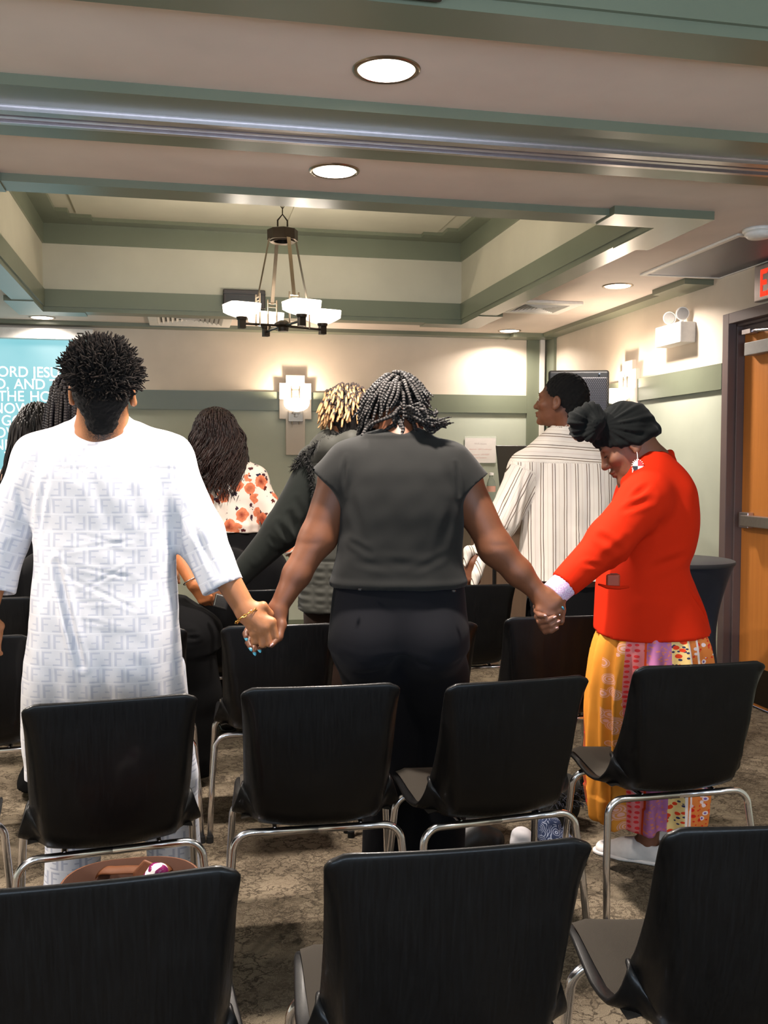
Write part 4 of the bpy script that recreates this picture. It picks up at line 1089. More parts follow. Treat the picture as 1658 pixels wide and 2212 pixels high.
# right hand: back of the hand to the camera
K = [(1.088, 2.802, 0.9409), (1.104, 2.792, 0.9272), (1.125, 2.788, 0.9258), (1.146, 2.789, 0.938)]
for kk in K: f.cap(WB_R, kk, .021, .0135, .014)
f.cap(WB_R, (1.121, 2.800, 0.9547), .027, .022, .02); f.cap(WB_R, (1.136, 2.803, 0.9612), .026, .02, .02)
for q in ([K[0], (1.095, 2.809, 0.9074), (1.108, 2.826, 0.8938), (1.120, 2.839, 0.9045)], [K[1], (1.113, 2.799, 0.8936), (1.127, 2.821, 0.8836), (1.135, 2.835, 0.8972)], [K[2], (1.135, 2.794, 0.8922), (1.147, 2.817, 0.8836), (1.154, 2.832, 0.8987)], [K[3], (1.154, 2.796, 0.9059), (1.163, 2.814, 0.8982), (1.167, 2.829, 0.9104)]):
    f.chain(q, [.0122, .0102, .0095, .0085], .003, k0=.008)
f.chain([(1.126, 2.811, 0.9838), (1.143, 2.792, 0.9699), (1.158, 2.792, 0.9503)], [.0165, .0125, .0098], .008, k0=.02)
finish('body', f, M['skin_b'], wb, lambda P, N: -.0022 * np.exp(-(((P - np.array((0.3801, 2.936, 1.151))) / (.03, .05, .012)) ** 2).sum(1)) - .002 * np.exp(-(((P - np.array((0.958, 2.814, 1.146))) / (.03, .05, .010)) ** 2).sum(1)))
TIPS.append(((1.151, 2.779, 0.954), (1.161, 2.781, 0.9417)))
cap_nail('fingernail', TIPS, M['nail_blue'], wb)
cap_nail('thumbnail', [((0.2586, 2.852, 0.8586), (0.2476, 2.854, 0.8488))], M['nail_pink'], wb)

f = Field((.40, 2.76, .95), (1.14, 3.30, 1.56), .0055)
rows = [(0.6588, 2.966, 1.479, 0.0774, 0.06), (0.6692, 2.962, 1.439, 0.1401, 0.095), (0.6773, 2.957, 1.387, 0.1828, 0.12), (0.6789, 2.954, 1.329, 0.1954, 0.13), (0.6766, 2.950, 1.255, 0.1998, 0.135), (0.6714, 2.947, 1.167, 0.1983, 0.13), (0.6656, 2.944, 1.093, 0.2005, 0.13), (0.6658, 2.942, 1.046, 0.2116, 0.135), (0.6655, 2.940, 1.014, 0.216, 0.137)]
f.loft(rows, p=2.5, k=.03)
for a, b, c in (((0.6332, 2.970, 1.449), (0.5202, 2.991, 1.402), (0.4545, 3.001, 1.329)), ((0.7198, 2.951, 1.446), (0.8304, 2.925, 1.396), (0.8873, 2.909, 1.320))):
    f.cap(a, b, .062, .060, .06); f.cap(b, c, .070, .079, .04, flat=True)
f.cap((0.6737, 2.995, 1.514), (0.6769, 2.982, 1.473), .062, .060, .006, 'cut')
def disp(P, N):
    d = .0016 * waves(P, 24, 6) + .0006 * waves(P, 80, 7)
    zb = 1.4 + (1001 - 1264) / 2055 * 3.0
    d = d + .004 * np.exp(-((P[:, 2] - zb - .012) / .012) ** 2)
    for a, b, w, k in (((0.4882, 2.907, 1.424), (0.4827, 2.902, 1.302), .006, .007), ((0.8239, 2.835, 1.402), (0.8341, 2.828, 1.302), .006, .006), ((0.4661, 2.865, 1.112), (0.6229, 2.819, 1.075), .010, .0014), ((0.8155, 2.802, 1.133), (0.6781, 2.808, 1.070), .010, .0014), ((0.4907, 2.880, 1.317), (0.5202, 2.845, 1.163), .016, .004), ((0.817, 2.809, 1.274), (0.7615, 2.793, 1.120), .016, .004), ((0.4699, 2.887, 1.174), (0.5544, 2.837, 1.127), .009, .0025), ((0.5541, 2.835, 1.099), (0.731, 2.787, 1.090), .012, .002)): d = d + crease(P, a, b, w, k)
    return d
finish('top', f, M['black_cloth'], wb, disp)
f = Field((.38, 2.72, .02), (1.14, 3.34, 1.06), .0065)
f.loft([(0.6692, 2.950, 1.026, 0.2064, 0.125), (0.6671, 2.947, 0.959, 0.2152, 0.135), (0.6656, 2.944, 0.8852, 0.2189, 0.145), (0.665, 2.941, 0.8261, 0.213, 0.14)], p=2.4, k=.05)
for x, c_, k_, h_ in ((-1, (0.5673, 2.942, 0.8445), (.665, 3.04, .52), (.655, 3.03, .05)), (1, (0.7586, 2.902, 0.8445), (.835, 3.04, .52), (.815, 3.03, .05))):
    f.ell(np.array(c_) + (0, -.02, -.01), (.104, .125, .115), k=.05); f.chain([np.array(c_) + (x * .004, .01, -.03), np.array(c_) * .6 + np.array(k_) * .4, k_, h_], [.112, .108, .092, .094], .03)
f.plane((0, 0, .042), (0, 0, -1)); f.cap((0.6368, 2.766, 0.8851), (0.6508, 2.776, 0.7443), .004, .012, .012, 'cut')
def disp(P, N):
    d = .0014 * waves(P, 20, 8)
    for a, b, w, k in (((0.4714, 2.858, 0.8062), (0.6294, 2.783, 0.8003), .012, .006), ((0.8218, 2.794, 0.797), (0.6866, 2.781, 0.7912), .012, .006), ((0.5117, 2.839, 1.008), (0.56, 2.829, 1.006), .003, .004), ((0.7396, 2.792, 1.010), (0.8114, 2.787, 1.010), .003, .004), ((0.4793, 2.863, 0.7401), (0.6058, 2.807, 0.7609), .012, .005), ((0.6608, 2.794, 0.7398), (0.6724, 2.781, 0.5284), .012, .006)): d = d + crease(P, a, b, w, k, .3)
    return d
finish('trousers', f, M['black_trouser'], wb, disp)
bm = bmesh.new()
for c in ((0.5188, 2.823, 1.019), (0.7995, 2.771, 1.013)): lathe(bm, [(0, -.002), (.006, -.002), (.006, .002), (0, .002)], 14, Vector(c) - Vector(wb.location))
obj('pocket_button', bm, M['black_plastic'], wb)
M['black_shoe'] = simple('black leather shoe', (18, 18, 19), .4)
for x, ax_ in ((-1, .65), (1, .81)): shoe(wb, (ax_ + x * .02, 3.22, 0), (ax_, 2.96, 0), mat=M['black_shoe'])
# twists: rooted over the scalp, falling down and forward past the bowed face, a bunch flying out to the right
M['twist'] = hair_mat('black two strand twists', (24, 22, 22), (56, 51, 49), .7, braid=620)
B = axes(FWD, UP); f = Field(np.array(hc) - .16, np.array(hc) + .16, .005)
f.ell(TB(0, -.018, .038), (.078, .096, .084), B); f.plane(TB(0, .02, -.02), B[1] * .7 - B[2] * .7)
finish('hair_cap', f, hair_mat('scalp hair', (16, 13, 12), (26, 20, 18), .9), wb)
paths, radii = [], []
H0 = np.array(hc)
for p, d in dome(TB, rng, 125, keep=lambda d: d.z > -.15 or (d.y < -.1 and d.z > -.4)):
    a = TB(*p); wd = B.T @ np.array(d); out = nrm(wd)
    rt = out[0]
    up = np.array((0, 0, 1.0)); lat = np.array((out[0], out[1] * .5, 0)); n_ = np.linalg.norm(lat); lat = lat / n_ if n_ > .2 else nrm((rng.gauss(0, 1), rng.gauss(0, .4) + .2, 0))
    k1 = a + out * .022 + up * .010 * max(0, out[2]); hang = rng.uniform(.06, .10) if out[1] < .1 else rng.uniform(.12, .17)
    if out[1] < -.35 and abs(out[0]) < .55: hang *= .85
    if out[0] > .12: hang *= max(.45, 1 - 1.1 * out[0])
    k2 = a + lat * (.030 + .035 * max(0, out[2])) + np.array((0, 0, -hang * .35)); k3 = a + lat * (.045 + .05 * max(0, out[2])) + np.array((rng.gauss(0, .008), rng.gauss(0, .008), -hang))
    for k_ in (k2, k3):                                            # keep the locks outside the skull
        q = k_ - (H0 + (0, 0, .02)); l = math.hypot(q[0], q[1]); m_ = .092
        if l < m_: k_[0] += q[0] / l * (m_ - l); k_[1] += q[1] / l * (m_ - l)
    if out[0] > .15: k3[0] -= .045 * out[0]; k2[0] -= .02 * out[0]
    paths.append([tuple(a), tuple(k1), tuple(k2), tuple(k3)]); radii.append(rng.uniform(.0058, .0074))
for i in range(46):                                                # the bunch to the right
    t = rng.random(); a = np.array((0.6796, 2.955, 1.549)) + (rng.gauss(0, .022), rng.uniform(-.01, .03), rng.gauss(0, .016))
    e = np.array((0.7982, 2.888, 1.528)) + (rng.gauss(0, .018), rng.gauss(0, .015), rng.gauss(0, .008)); md = np.array((0.7097, 2.892, 1.552)) + (rng.gauss(0, .012), rng.gauss(0, .012), rng.gauss(.006, .012))
    ap = np.array((0.749, 2.883, 1.529)) + (rng.gauss(0, .008), rng.gauss(0, .014), rng.gauss(-.004, .012))
    paths.append([tuple(a), tuple(md), tuple(ap), tuple(e)]); radii.append(rng.uniform(.0044, .0060))
for c0, c1, c2, c3 in (((0.6665, 2.937, 1.541), (0.6459, 2.925, 1.518), (0.603, 2.932, 1.492), (0.5711, 2.943, 1.478)), ((0.6609, 2.939, 1.555), (0.6703, 2.914, 1.511), (0.6745, 2.906, 1.482), (0.6674, 2.901, 1.457)), ((0.6523, 2.940, 1.548), (0.6628, 2.920, 1.504), (0.6688, 2.907, 1.474), (0.6799, 2.904, 1.460)), ((0.6851, 2.933, 1.548), (0.7028, 2.913, 1.526), (0.7183, 2.903, 1.489), (0.7223, 2.901, 1.467)), ((0.5836, 2.985, 1.535), (0.5579, 2.967, 1.497), (0.5486, 2.958, 1.472), (0.5681, 2.943, 1.463)), ((0.6618, 2.929, 1.577), (0.6299, 2.919, 1.550), (0.591, 2.932, 1.530), (0.5685, 2.945, 1.504)), ((0.7285, 2.957, 1.594), (0.7618, 2.938, 1.564), (0.7833, 2.933, 1.556), (0.792, 2.932, 1.567))):
    for j in range(2): paths.append([tuple(np.array(q) + [rng.gauss(0, .006) for _ in range(3)]) for q in (c0, c1, c2, c3)]); radii.append(.0064)
strands('twists', paths, radii, M['twist'], wb, n=7, nseg=24)

# ------------------------------------------------------------------ woman in the red jacket
wr_ = thing('person', 'person in a red jacket, black headwrap and orange patterned skirt, head bowed, facing left', 'person', (1.62, 3.02, 0))
M['skin_r'] = skin('dark brown skin', (118, 76, 56))
hc = (1.495, 3.035, 1.469)
FWD, UP = (-.79, .32, -.52), (-.48, .19, .86)
f = Field((1.02, 2.70, .0), (2.10, 3.55, 1.58), .0042)
TR_ = head(f, hc, FWD, UP, .98, (1.592, 3.040, 1.370), .056)
f.cap((1.589, 3.042, 1.386), (1.575, 3.035, 1.194), .07, .11, .05)
f.loft([(1.580, 3.039, 1.306, 0.0923, 0.11), (1.562, 3.032, 1.082, 0.1004, 0.11), (1.578, 3.012, 0.761, 0.1204, 0.13)], k=.05)
EL, WL = (1.350, 2.865, 1.150), (1.169, 2.854, 0.9917)
f.cap((1.579, 3.022, 1.355), (1.492, 2.904, 1.288), .06, .06, .04); f.cap((1.492, 2.904, 1.288), EL, .058, .046, .03); f.cap(EL, WL, .045, .028, .02)
ER, WR = (1.589, 3.200, 1.082), (1.552, 3.158, 0.9192)
f.cap((1.599, 3.058, 1.354), (1.652, 3.187, 1.276), .06, .06, .04); f.cap((1.652, 3.187, 1.276), ER, .056, .046, .03); f.cap(ER, WR, .044, .03, .02)
for i in range(4): f.chain([WR, np.array(WR) + (-.05, -.02 + .02 * i, -.05), np.array(WR) + (-.08, -.02 + .02 * i, -.09), np.array(WR) + (-.06, -.02 + .018 * i, -.11)], [.018, .012, .009, .008], .006, k0=.02)
f.chain([WR, np.array(WR) + (-.04, -.04, -.02), np.array(WR) + (-.07, -.04, -.045)], [.018, .011, .009], .01)
RT_, RH_ = np.array((1.434, 3.150, 0)), np.array((1.647, 2.983, 0))
for tt, hh, nx in ((RT_, RH_, -.01), (np.array((1.64, 3.17, 0)), np.array((1.885, 3.145, 0)), 0)):
    d_ = nrm(tt - hh); a_ = hh + d_ * .075
    f.chain([(1.64, 3.10 + .05 * (nx == 0), .9), a_ * .8 + np.array((1.64, 3.1, 0)) * .2 + (nx, .01, .48), a_ + (0, 0, .24), a_ + (0, 0, .075)], [.09, .06, .050, .036], .03); f.cap(a_ + (0, 0, .06), a_ + d_ * .10 + (0, 0, .035), .030, .024, .02)
# left hand: behind the other hand, fingers wrapping round to the front
K = [(1.099, 2.851, 0.9421), (1.101, 2.844, 0.9134), (1.111, 2.840, 0.8913), (1.119, 2.838, 0.8766)]
for kk in K: f.cap(WL, kk, .022, .0135, .014)
f.cap(WL, (1.137, 2.847, 0.9221), .026, .024, .02)
NT_ = []
for q in ([K[0], (1.081, 2.813, 0.9365), (1.081, 2.783, 0.928), (1.091, 2.767, 0.9288)], [K[1], (1.085, 2.795, 0.9055), (1.099, 2.767, 0.9139), (1.119, 2.760, 0.9246)], [K[2], (1.097, 2.792, 0.8895), (1.112, 2.766, 0.8992), (1.131, 2.757, 0.9116)], [K[3], (1.105, 2.795, 0.8742), (1.114, 2.770, 0.8811), (1.127, 2.760, 0.891)]):
    f.chain(q, [.012, .0096, .0092, .0082], .003, k0=.008); a, b = np.array(q[2]), np.array(q[3]); NT_.append((b * .72 + a * .28 + (0, -.0065, .002), b + (b - a) * .28 + (0, -.0045, .001)))
f.chain([(1.169, 2.848, 0.9805), (1.165, 2.811, 0.9371), (1.155, 2.786, 0.9061)], [.019, .0125, .009], .008, k0=.02)
finish('body', f, M['skin_r'], wr_)
cap_nail('fingernail', NT_, M['nail_pink'], wr_, .0056)
M['eye_white'] = simple('eye white', (214, 206, 198), .2); M['brow'] = simple('dark eyebrow', (22, 15, 12), .8)
def face_marks(T, parent, s, closed=False, lips=None, sc=.97):
    o = Vector(parent.location); bm = bmesh.new()
    for x in (-1, 1):
        tube(bm, [Vector(T(x * .016, .094, .027)) - o, Vector(T(x * .030, .092, .033)) - o, Vector(T(x * .046, .080, .028)) - o], [.002, .0032, .0012], 6)
        tube(bm, [Vector(T(x * .019, .093, .002)) - o, Vector(T(x * .031, .0955, -.001 if closed else .008)) - o, Vector(T(x * .044, .085, .002)) - o], [.0009, .0018, .0009], 5)
    obj('eyebrows_and_lashes', bm, M['brow'], parent, smooth=True)
face_marks(TR_, wr_, 1, True)

M['red'] = cloth('red wool crepe', (190, 37, 9), .85, var=.05, sheen=.0)
f = Field((1.10, 2.74, .78), (2.12, 3.66, 1.54), .0058)
rows = [(1.598, 3.031, 1.422, 0.0504, 0.07), (1.597, 3.030, 1.387, 0.0865, 0.11), (1.595, 3.027, 1.331, 0.1201, 0.155), (1.589, 3.025, 1.259, 0.1385, 0.175), (1.581, 3.022, 1.179, 0.1473, 0.175), (1.566, 3.022, 1.107, 0.1473, 0.168), (1.550, 3.022, 1.051, 0.1457, 0.163), (1.555, 3.018, 0.9867, 0.1609, 0.166), (1.567, 3.011, 0.9068, 0.1793, 0.175), (1.578, 3.003, 0.7949, 0.1953, 0.185), (1.581, 3.001, 0.7629, 0.1985, 0.187)]
f.loft(rows, p=2.5, k=.03)
f.plane((1.394, 3.042, 0.7981), (-.10, .0, -1)); f.plane((1.523, 2.924, 0.8208), (.05, .06, -1)); f.plane((1.762, 2.967, 0.854), (.62, .1, -1))
for s0, s1, s2, s3 in (((1.551, 2.967, 1.368), (1.483, 2.885, 1.284), EL, (1.190, 2.856, 1.012)), ((1.628, 3.114, 1.366), (1.644, 3.188, 1.268), ER, np.array(WR) * .8 + np.array(ER) * .2)):
    f.cap(s0, s1, .07, .078, .05); f.cap(s1, s2, .079, .072, .035); f.cap(s2, s3, .071, .047, .025, flat=True); e = np.array(s3); dd = nrm(e - np.array(s2)); f.cap(e - dd * .010, e + dd * .04, .036, .036, .004, 'cut')
f.chain([(1.446, 2.947, 1.341), (1.512, 2.945, 1.375), (1.590, 2.971, 1.402), (1.649, 3.030, 1.409), (1.655, 3.111, 1.406)], [.016, .022, .022, .020, .02], .02)
f.chain([(1.502, 2.947, 1.384), (1.587, 2.973, 1.427), (1.650, 3.031, 1.435), (1.651, 3.103, 1.432)], [.012, .014, .014, .014], .012)
f.cap((1.560, 3.041, 1.458), (1.583, 3.044, 1.403), .062, .060, .004, 'cut')
def disp(P, N):
    d = .0012 * waves(P, 26, 9)
    for a, b, w, k in (((1.419, 2.889, 1.308), (1.490, 2.877, 1.351), .004, .007), ((1.483, 2.878, 1.348), (1.608, 2.935, 1.384), .004, .007), ((1.628, 2.849, 0.9934), (1.708, 2.868, 0.8769), .006, .013), ((1.318, 2.877, 1.048), (1.419, 2.857, 1.078), .010, .008), ((1.330, 2.873, 1.026), (1.477, 2.841, 1.003), .004, .007), ((1.324, 2.872, 0.988), (1.373, 2.860, 0.9503), .010, .007), ((1.329, 2.869, 0.9503), (1.501, 2.823, 0.9518), .012, .006), ((1.378, 2.848, 1.133), (1.374, 2.864, 1.033), .012, .008), ((1.456, 2.847, 1.041), (1.617, 2.857, 1.097), .014, .006), ((1.379, 2.814, 1.284), (1.462, 2.820, 1.328), .009, .006), ((1.372, 2.815, 1.254), (1.464, 2.807, 1.284), .010, .006), ((1.473, 2.817, 1.313), (1.492, 2.828, 1.208), .010, .005), ((1.276, 2.811, 1.182), (1.354, 2.791, 1.123), .012, .006), ((1.216, 2.798, 1.089), (1.296, 2.800, 1.072), .008, .004), ((1.300, 2.811, 1.100), (1.373, 2.799, 1.159), .012, .007), ((1.504, 2.838, 1.252), (1.537, 2.833, 1.101), .016, .004), ((1.467, 2.819, 0.9383), (1.605, 2.833, 0.9778), .014, .004)): d = d + crease(P, a, b, w, k)
    return d
jk = finish('jacket', f, M['red'], wr_, disp)
bm = tube(bmesh.new(), [Vector(q) - Vector(wr_.location) for q in ((1.319, 2.879, 1.007), (1.340, 2.859, 0.9999), (1.375, 2.847, 0.9975), (1.411, 2.844, 0.9999))], [.003, .006, .006, .003], 10)
obj('pocket_welt', bm, M['red'], wr_, smooth=True)
# patterned shirt cuff
m = NT('lilac scale print cuff', .7); v = m.vor(m.obj(), 150, 'DISTANCE_TO_EDGE'); o2 = m.sep(m.obj())
m.col(m.mix(m.mapr(v, .02, .22), m.mix(m.noise(m.obj(), 12), (166, 122, 186), (204, 162, 196)), (216, 202, 220))); M['cuff'] = m.m
f = Field(np.array((1.170, 2.854, 0.9947)) - .11, np.array((1.170, 2.854, 0.9947)) + .11, .004)
a, b = np.array((1.220, 2.856, 1.036)), np.array((1.151, 2.852, 0.9805)); dd = nrm(b - a); f.cap(a, b, .045, .043, .002, flat=True); f.cap(b - dd * .012, b + dd * .03, .033, .033, .004, 'cut'); f.cap(a + dd * .004, b + dd * .02, .030, .030, .002, 'cut'); f.plane(a + dd * .01, -dd)
finish('shirt_cuff', f, M['cuff'], wr_)
# skirt in printed vertical bands
m = NT('orange printed skirt cloth', .8, spec=.2); s = m.sep(m.attr()); u, v_ = s[0], s[1]
uv2 = m.comb(u, v_)
flo = m.vor(uv2, 46); flo2 = m.vor(uv2, 46, out='Color'); fl2 = m.vor(m.n('ShaderNodeVectorMath', {0: uv2, 1: (.31, .17, 0)}).outputs[0], 80)
orange = m.mix(m.noise(uv2, 9), (206, 128, 36), (226, 150, 58))
rings = m.ma('MULTIPLY', m.ma('GREATER_THAN', flo, .18), m.ma('LESS_THAN', flo, .36))
core = m.ma('LESS_THAN', flo, .18)
rnd = m.sep(flo2)[0]
redf = m.mix(core, m.mix(rings, m.mix(m.ma('LESS_THAN', fl2, .26), (222, 128, 62), (216, 52, 30)), m.mix(m.ma('GREATER_THAN', rnd, .5), (236, 214, 214), (214, 44, 26))), m.mix(m.ma('GREATER_THAN', rnd, .6), (122, 92, 168), (206, 40, 30)))
purple = m.mix(m.ma('LESS_THAN', m.vor(uv2, 130), .34), (170, 104, 150), (206, 120, 96))
yel = m.mix(m.ma('LESS_THAN', flo, .34), m.mix(m.ma('LESS_THAN', fl2, .3), (226, 196, 130), (52, 52, 84)), (218, 62, 26))
pink = m.mix(m.ma('LESS_THAN', m.vor(uv2, 60, rnd=.2), .30), (214, 120, 120), (216, 52, 54))
pais = m.mix(m.ma('MULTIPLY', m.ma('LESS_THAN', m.vor(uv2, 22), .44), m.mapr(m.ma('SINE', m.ma('MULTIPLY', m.vor(uv2, 22), 60)), -.2, .4, .15, .9)), orange, (232, 178, 168))
c = orange
for a0, col_ in ((.160, pais), (.213, pink), (.247, (206, 70, 22)), (.252, purple), (.298, yel), (.332, (236, 220, 214)), (.337, redf), (.355, (236, 220, 214)), (.360, redf), (.75, pais), (.9, orange)): c = m.mix(m.ma('GREATER_THAN', u, a0), c, col_)
c = m.mix(m.ma('LESS_THAN', u, .055), c, m.mix(m.ma('LESS_THAN', fl2, .35), (150, 74, 40), (200, 60, 50)))
m.col(c); m.bump(m.noise(m.obj(), 500, 2), .2, .0006); M['skirt'] = m.m
f = Field((1.22, 2.66, .14), (2.10, 3.62, .98), .0065)
rows = [(1.569, 2.998, 0.8525, 0.1596, 0.15), (1.571, 2.995, 0.7967, 0.1851, 0.172), (1.570, 2.993, 0.7569, 0.1947, 0.18), (1.567, 2.990, 0.6851, 0.2019, 0.195), (1.574, 3.010, 0.5177, 0.2062, 0.195), (1.579, 3.031, 0.3474, 0.2048, 0.19), (1.579, 3.035, 0.2303, 0.1956, 0.19), (1.579, 3.028, 0.1001, 0.1809, 0.195)]
f.loft(rows, p=2.2, fold=lambda a, z: (.012 * np.sin(a * 11 + 2) + .009 * np.sin(a * 21 + 1)) * np.clip((1.0 - z) / .35, .15, 1))
P0_ = (1.526, 2.909, 0.1568)
f.plane((0, 0, P0_[2] + .01), (0, 0, -1)); cx_, cy_, _z = (1.579, 3.033, 0.1977)
f.loft([(cx_, cy_, .12, .135, .145), (cx_, cy_, .34, .08, .09)], k=.01, op='cut')
def uvs(P):
    c = np.array([1.655, 3.14]); q = P[:, :2] - c; a = np.arctan2(q[:, 1], q[:, 0]); a = np.mod(a + PI + .25, 2 * PI)
    return np.stack([a * .197, P[:, 2], 0 * a], 1)
finish('skirt', f, M['skirt'], wr_, lambda P, N: .0025 * waves(P, 30, 12) + .006 * (P[:, 2] < .25) * np.sin(P[:, 0] * 60), uvs)
M['white_shoe'] = simple('white canvas', (226, 220, 216), .7); M['white_sole'] = simple('white rubber sole', (232, 226, 222), .5)
shoe(wr_, RT_, RH_, mat=M['white_shoe'], sole=M['white_sole'])
shoe(wr_, (1.64, 3.17, 0), (1.885, 3.145, 0), mat=M['white_shoe'], sole=M['white_sole'])
# headwrap with a knot on the forehead
M['wrap'] = cloth('black headwrap jersey', (17, 19, 19), .9, sheen=.04)
B = axes(FWD, UP)
f = Field(np.array(hc) - (.27, .22, .2), np.array(hc) + .21, .0045)
f.ell(TR_(0, -.012, .052), (.092, .106, .092), B); f.cap(TR_(0, -.028, .015), TR_(0, -.045, -.005), .086, .068, .03)
f.plane(TR_(0, .093, .044), nrm(B[1] * .50 - B[2] * .86)); f.plane(TR_(0, -.03, -.020), nrm(B[2] * -.98 + B[1] * .06))
f.chain([TR_(0, .082, .062), TR_(0, .02, .01), TR_(0, -.07, -.012), TR_(0, -.104, -.006)], [.016, .016, .016, .016], .02)
for x in (-1, 1): f.chain([TR_(x * .03, .082, .056), TR_(x * .076, .03, .018), TR_(x * .084, -.03, -.008), TR_(x * .05, -.09, -.008), TR_(0, -.102, -.004)], [.012, .012, .013, .013, .013], .012)
kc = np.array((1.358, 3.047, 1.537))
for a, b, c, r in (((-.032, 0, -.03), (-.048, -.01, .012), (-.012, -.02, .046), .030), ((.0, -.02, .046), (.022, -.02, .010), (.012, -.02, -.035), .027), ((-.012, -.035, -.042), (.004, -.045, .0), (-.006, -.03, .042), .024), ((-.03, .03, -.02), (-.02, .04, .02), (.01, .02, .03), .030)):
    f.chain([kc + a, kc + b, kc + c], [r, r * 1.1, r * .85], .007)
f.cap(kc + (.02, 0, .015), TR_(0, .055, .085), .026, .036, .025)
kp = kc + (.03, -.02, -.008)
def disp(P, N):
    q = P - kp; L_ = np.linalg.norm(q, axis=1); az = np.arctan2(q[:, 2], q[:, 0] + .35 * np.abs(q[:, 1]))
    w = np.clip((L_ - .035) / .05, 0, 1) * np.clip((.30 - L_) / .12, .25, 1)
    a_ = np.clip((.24 - L_) / .14, .15, 1); return w * a_ * (.0028 * np.sin(az * 21 + 6 * q[:, 1] + 2.6 * waves(P, 12, 14)) + .0016 * np.sin(az * 41 + 9 * L_ + 2 * waves(P, 20, 15))) + (1 - w) * .003 * waves(P, 70, 13)
finish('headwrap', f, M['wrap'], wr_, disp)
# beaded earring
ec = Vector(TR_(-.092, -.002, -.040)) - Vector((.014, .034, .044)); o_ = Vector(wr_.location); e_ = ec - o_
bm = bmesh.new()
R_ = .0165; n_ = Vector((-.25, -.97, 0)); uu = Vector((.97, -.25, 0)); zz = Vector((0, 0, 1))
def quad(mi, a0):
    pts = [e_] + [e_ + (uu * math.cos(a0 + PI / 2 * i / 8) + zz * math.sin(a0 + PI / 2 * i / 8) * 1.15) * R_ for i in range(9)]
    prism(bm, pts, n_ * .003, mi)
quad(1, 0); quad(0, PI / 2); quad(2, PI); quad(0, 3 * PI / 2)
for i in range(18):
    a = 2 * PI * i / 18; p = e_ + (uu * math.cos(a) + zz * math.sin(a) * 1.15) * (R_ + .002); bmesh.ops.create_icosphere(bm, subdivisions=1, radius=.0022, matrix=Matrix.Translation(p))
for dx_, l in ((-.016, .022), (0, .034), (.016, .022)): tube(bm, [e_ + uu * dx_ - zz * (.006 if dx_ else .018), e_ + uu * dx_ - zz * (l + .006)], .0016, 6)
tube(bm, [e_ + zz * .018, e_ + Vector((.006, .014, .036)), e_ + Vector((.012, .030, .046))], .0012, 6)
obj('earring', bm, [M['white_plastic'], simple('red beads', (206, 40, 26), .4), M['black_plastic']], wr_)
bm = bmesh.new(); p = Vector((1.143, 2.774, 0.9288)) - o_; bmesh.ops.create_icosphere(bm, subdivisions=1, radius=.0035, matrix=Matrix.Translation(p)); obj('finger_ring', bm, M['silver'], wr_)
# wallet in the jacket pocket
t = thing('wallet', 'orange brown wallet sticking out of the red jacket pocket', 'wallet', (1.369, 2.876, 1.006), R(-6))
obj('wallet_body', bx((-.023, -.009, -.010), (.023, .006, .034)), simple('orange brown leather', (150, 56, 28), .5), t, bevel=.007, seg=4)
obj('wallet_slot', bx((-.010, -.005, .0335), (.014, .002, .0355)), M['black_plastic'], t)

# ------------------------------------------------------------------ people further back
def hand(f, w, d, n, s=1.0, curl=.5):
    """an open, slightly curled hand: w wrist, d finger direction, n the way the palm faces; thumb on d x n"""
    w = np.asarray(w, float); d = nrm(d); n = np.asarray(n, float); n = nrm(n - d * (n @ d)); t = np.cross(d, n)
    for i, (o, L_) in enumerate(((.030, .072), (.010, .080), (-.010, .074), (-.028, .058))):
        k = w + s * (d * (.090 - .006 * abs(i - 1)) + t * o); f.cap(w + t * o * .5 * s, k, .015 * s, .0115 * s, .014)
        a = curl; p = k; pts = [k]
        for fr in (.45, .30, .25): p = p + s * L_ * fr * (d * math.cos(a) + n * math.sin(a)); pts.append(p); a += curl
        f.chain(pts, [.0112 * s, .0095 * s, .0088 * s, .0075 * s], .003, k0=.008)
    f.chain([w + s * (d * .02 + t * .02), w + s * (d * .055 + t * .048 + n * .015), w + s * (d * .085 + t * .055 + n * .03), w + s * (d * .105 + t * .050 + n * .045)], [.016 * s, .0125 * s, .0105 * s, .0085 * s], .01)
def body(parent, mat, hc, fwd, up, sc, neck, rows, arms, legs, h=.0058, fade=None):
    pts = [np.asarray(hc)] + [np.asarray(q) for a in arms for q in a[:3]] + [np.asarray(q) for l in legs for q in l]
    lo, hi = np.min(pts, 0) - .19, np.max(pts, 0) + .19; lo[2] = 0
    f = Field(lo, hi, h); T = head(f, hc, fwd, up, sc, neck, .055)
    nb = np.asarray(neck, float)
    f.cap(nb, nb - (0, 0, .14), .065, .10, .05); f.loft(rows, k=.05)
    for sh, el, wr, d, n in arms:
        f.cap(nb - (0, 0, .03), sh, .055, .055, .05); f.cap(sh, el, .052, .043, .03); f.cap(el, wr, .042, .027, .02); hand(f, wr, d, n)
    for hp, kn, an in legs:
        f.chain([hp, kn, an], [.085, .058, .040], .03); f.cap(np.asarray(an) - (0, 0, .02), np.asarray(an) + (0, .1, -.05), .034, .026, .02)
    finish('body', f, mat, parent, None, (lambda P: hair_density(P, fade(T))) if fade else None)
    return T
def legs_at(x, y, w=.09, dy=.0, hz=.84): return [((x + s * w, y, hz), (x + s * w * 1.1, y + dy, .48), (x + s * w * 1.2, y, .09)) for s in (-1, 1)]
